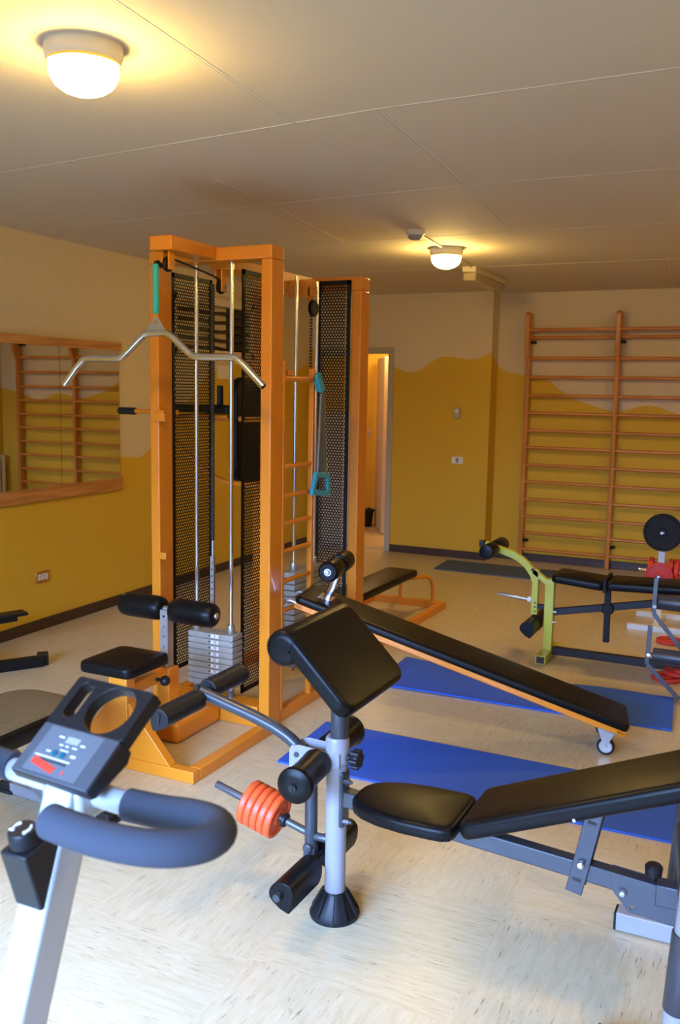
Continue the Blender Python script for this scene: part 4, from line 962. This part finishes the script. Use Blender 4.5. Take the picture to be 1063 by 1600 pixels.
# black machine at the left wall
bm_ = thing('black_stepper', 'black floor exercise machine cut off by the left edge near the left wall', 'stepper', (-4.1, 4.0, 0))
bm_parts = [('floor_tube', B().bar((-3.90, 4.08, .032), (-4.3, 3.42, .032), .06, .06)), ('floor_tube', B().bar((-4.12, 3.9, .09), (-4.3, 3.5, .09), .06, .05))]
for n_, b in bm_parts: b.make(n_, M['blackm'], bm_, bev=.004)
plab(B().bar((-3.955, 4.135, .034), (-3.90, 4.08, .034), .064, .066).make('end_cap', BP, bm_, bev=.004), 'square end cap')
m_ = frame((-4.12, 4.17, .27), (-.40, -.92, -.02), (0, 0, 1))
B().box(0, .6, -.05, .05, 0, .02, m_).box(.06, .5, -.035, .035, -.03, 0, m_).make('foot_plate', BP, bm_, bev=.004)
B().bar((-4.25, 3.9, .26), (-4.2, 3.7, .09), .04, .04, (0, 1, 0)).make('support_arm', M['blackm'], bm_, bev=.003)
plab(B().bar((-4.20, 4.08, .235), (-4.36, 3.7, .232), .02, .012).make('silver_strip', M['steel'], bm_), 'thin steel strip')

# ------------------------------------------------------------------ lime bench at the right
LM = M['lime']; GM = M['gund']
lm = thing('leg_bench', 'black padded weight bench with lime green leg curl frame at the right', 'weight bench', (-1.28, 5.75, 0))
Y0 = 5.75
plab(B().box(-1.312, -1.255, Y0 - .028, Y0 + .028, .05, .505).make('front_post', LM, lm, bev=.004), 'lime green square post')
plab(B().box(-1.315, -1.252, Y0 - .19, Y0 + .19, .002, .055).make('floor_foot', LM, lm, bev=.003), 'lime green floor tube')
for s in (-1, 1): plab(B().box(-1.308, -1.259, Y0 + s * .1895 - .002, Y0 + s * .1895 + .002, .008, .049).make('open_end', M['ink'], lm), 'dark open tube end')
yl = Y0 - .0
arm = [(-1.715, .687), (-1.60, .655), (-1.52, .632), (-1.46, .60), (-1.42, .56), (-1.385, .505)]
m_ = Matrix(((1, 0, 0, 0), (0, 0, -1, yl + .0185), (0, 1, 0, 0), (0, 0, 0, 1)))
def ribbon(path, w):
    l, r = [], []
    for i, p in enumerate(path):
        a = Vector(path[max(0, i - 1)]); c = Vector(path[min(len(path) - 1, i + 1)]); t = (c - a).normalized(); n = Vector((-t.y, t.x))
        l.append(tuple(Vector(p) + n * w / 2)); r.append(tuple(Vector(p) - n * w / 2))
    return l + r[::-1]
plab(B().prism(ribbon([(-1.715, .687), (-1.60, .657), (-1.53, .637), (-1.475, .610), (-1.43, .572), (-1.395, .525), (-1.378, .48)], .043), 0, .037, m_).make('curl_arm', LM, lm, bev=.002), 'lime green curved arm')
plab(B().bar((-1.405, yl, .555), (-1.30, yl, .478), .033, .040, (0, 1, 0)).make('link_bar', LM, lm, bev=.003), 'lime green diagonal link')
plab(B().box(-1.398, -1.358, yl - .02, yl + .02, .268, .555).make('leg_lever', LM, lm, bev=.003), 'lime green hanging lever')
for z in (.345, .318, .29): plab(B().cyl((-1.372, yl - .0215, z), (-1.372, yl - .019, z), .006, seg=10).make('pin_hole', M['ink'], lm), 'hole')
plab(B().cyl((-1.395, yl - .026, .555), (-1.395, yl + .026, .555), .010, seg=12).make('pivot_bolt', GM, lm), 'pivot bolt')
plab(B().cyl((-1.40, yl, .358), (-1.425, yl, .359), .018, bev=.003).make('peg_collar', M['label'], lm), 'white collar')
plab(B().cyl((-1.42, yl, .359), (-1.622, yl, .375), .0115, bev=.002).make('weight_peg', M['steel'], lm), 'steel weight peg')
for (x, z, r) in ((-1.655, .668, .044),):
    for s in (-1, 1):
        plab(B().lathe([(0, .03), (.003, .042), (.012, .047), (.14, .046), (.16, .042), (.17, .03)], (x, yl + s * .192, z), (0, -s, 0), 28).make('foam_roller', BK, lm), 'black foam roller')
plab(B().box(-1.752, -1.715, yl - .022, yl + .022, .672, .712).make('end_plug', BP, lm, bev=.004), 'black end plug')
for s in (-1, 1):
    mm_ = Matrix(((1, 0, 0, -1.375), (0, 0, 1, yl + (.02 if s > 0 else -.195)), (0, 1, 0, .218), (0, 0, 0, 1))) @ Matrix.Rotation(PI * .1, 4, 'Z')
    plab(B().prism(dsec(.046), 0, .175, mm_).make('shin_roller', BK, lm, bev=.006, bseg=3), 'black D-shaped roller')
plab(B().cyl((-1.372, yl - .2, .215), (-1.372, yl + .2, .215), .008).make('roller_axle', M['blackm'], lm), 'axle')
plab(B().box(-1.358, -1.312, yl - .015, yl + .015, .305, .335).make('stop_rubber', BP, lm, bev=.003), 'rubber stop')
plab(B().bar((-1.255, Y0, .298), (-.33, Y0, .487), .038, .042).make('main_beam', GM, lm, bev=.003), 'dark grey beam')
plab(B().bar((-1.25, Y0, .05), (-.28, Y0, .05), .045, .048).make('floor_beam', GM, lm, bev=.003), 'dark grey floor beam')
plab(B().bar((-.33, Y0, .47), (-.30, Y0, .05), .045, .045, (0, 1, 0)).box(-.33, -.27, Y0 - .25, Y0 + .25, 0, .05).make('rear_leg', GM, lm, bev=.003), 'dark rear leg')
for z in (.30, .235): plab(B().cyl((-1.256, Y0 - .02, z), (-1.235, Y0 - .02, z), .008, seg=8).make('bolt', M['steel'], lm), 'bolt')
plab(B().bar((-.925, Y0 - .035, .52), (-.921, Y0 - .035, .155), .030, .036, (1, 0, 0)).make('adjusting_strut', M['blackm'], lm, bev=.003), 'black hanging strut')
plab(B().box(-.955, -.89, Y0 - .05, Y0 + .02, .335, .385).make('strut_clamp', M['blackm'], lm, bev=.004), 'black clamp')
plab(B().pad(rrect(0, .315, -.135, .135, .03), .055, .022, .012, frame((-1.255, Y0, .508), (1, 0, -.075), (0, 0, 1))).make('seat', BK, lm), 'black seat cushion')
plab(B().pad(rrect(0, .70, -.135, .135, .03), .055, .022, .010, frame((-.928, Y0, .492), (1, 0, .035), (0, 0, 1))).make('backrest', BK, lm), 'black flat backrest')
plab(B().box(-.945, -.925, Y0 - .12, Y0 + .12, .475, .56).make('hinge_plate', M['blackm'], lm, bev=.002), 'black hinge plate')

# grey stand with two thick tubes, cut by the right edge
gs_ = thing('tube_stand', 'dark grey stand with two thick horizontal tubes and bent flat bars at the right edge', 'stand', (-.45, 5.4, 0))
for (x0, y, z) in ((-.615, 5.5, .486), (-.597, 5.3, .222)):
    plab(B().cyl((x0, y, z), (x0 + .62, y, z - .005), .044, seg=30, bev=.004).make('thick_tube', G, gs_), 'thick grey tube')
for (pts_) in ([(-.618, 5.43, .635), (-.622, 5.43, .43), (-.25, 5.43, .0)], [(-.612, 5.235, .405), (-.618, 5.235, .185), (-.44, 5.235, .012)]):
    b = B()
    for a, c in zip(pts_, pts_[1:]): b.bar(a, c, .008, .024, (0, 0, 1) if abs(a[0] - c[0]) > .05 else (1, 0, 0))
    plab(b.make('bent_bar', M['pegm'], gs_, bev=.002), 'bent flat steel bar')
plab(B().cyl((-.618, 5.425, .47), (-.618, 5.50, .475), .01).cyl((-.612, 5.23, .24), (-.612, 5.30, .23), .01).make('pin', M['steel'], gs_), 'pin')
plab(B().bar((-.03, 5.25, .0), (-.03, 5.55, .52), .05, .05, (1, 0, 0)).make('end_frame', GM, gs_, bev=.003), 'end frame')

# ------------------------------------------------------------------ weight tree with discs
wt = thing('weight_rack', 'white upright rack for weight discs standing behind the lime bench', 'weight rack', (-.765, 6.97, 0))
WH = M['white']
plab(B().box(-.788, -.742, 6.95, 6.99, .03, .80).make('upright', WH, wt, bev=.003), 'white upright')
for y in (6.77, 7.22): B().box(-.95, -.55, y - .02, y + .02, 0, .04).make('floor_bar', WH, wt, bev=.003)
B().box(-.788, -.742, 6.79, 7.20, .0, .035).make('floor_bar', WH, wt, bev=.003)
for z in (.69, .38): plab(B().cyl((-.765, 6.96, z), (-.765, 6.878 if z > .5 else 6.832, z), .011).make('peg', M['chrome'], wt), 'chrome peg')
for s in (-1, 1): plab(B().cyl((-.765, 6.97, .40), (-.765 + s * .155, 6.97, .40), .011, bev=.002).make('peg', M['chrome'], wt), 'chrome peg')
bd = disc('weight_disc', .135, .015, .036, M['iron']); bd.location = (-.76, 6.90, .692); bd.rotation_euler = (0, 0, PI / 2)
tag(bd, 'large black weight disc at the top of the white rack', 'weight disc')
dd = B().lathe([(-.010, .015), (-.010, .10), (-.008, .108), (.008, .108), (.010, .10), (.010, .015)], (0, 0, 0), (1, 0, 0), 40, closed=True)
rd = disc('weight_disc', .098, .015, .03, M['reddk'])
spots = [((-.765, 6.853, .383), PI / 2, 'red weight disc facing the room on the white rack, below the black disc'),
         ((-.835, 6.97, .40), 0, 'red weight disc on the left side peg of the white rack'),
         ((-.695, 6.97, .40), 0, 'red weight disc on the right side peg of the white rack, beside the upright'),
         ((-.655, 6.97, .40), 0, 'outermost red weight disc on the right side peg of the white rack')]
for i, (p, rz, lab) in enumerate(spots):
    o = rd if i == 0 else dup(rd)
    o.location = p; o.rotation_euler = (0, 0, rz); tag(o, lab, 'weight disc', 'red discs on the white rack')
fd = disc('weight_disc', .088, .014, .024, M['reddk'])
for i, (p, lab, tl) in enumerate([((-.631, 6.50, .013), 'red weight disc lying on the floor in front of the white rack', 0), ((-.49, 5.66, .013), 'upper red weight disc of the pair lying on the floor below the grey stand', .0), ((-.545, 5.62, .0), 'lower red weight disc of the pair lying on the floor below the grey stand', 0)]):
    if i == 2: p = (-.545, 5.62, .013)
    if i == 1: p = (-.49, 5.68, .0385)
    o = fd if i == 0 else dup(fd)
    o.location = p; o.rotation_euler = (0, PI / 2 + tl, 0); tag(o, lab, 'weight disc', 'red discs on the floor')
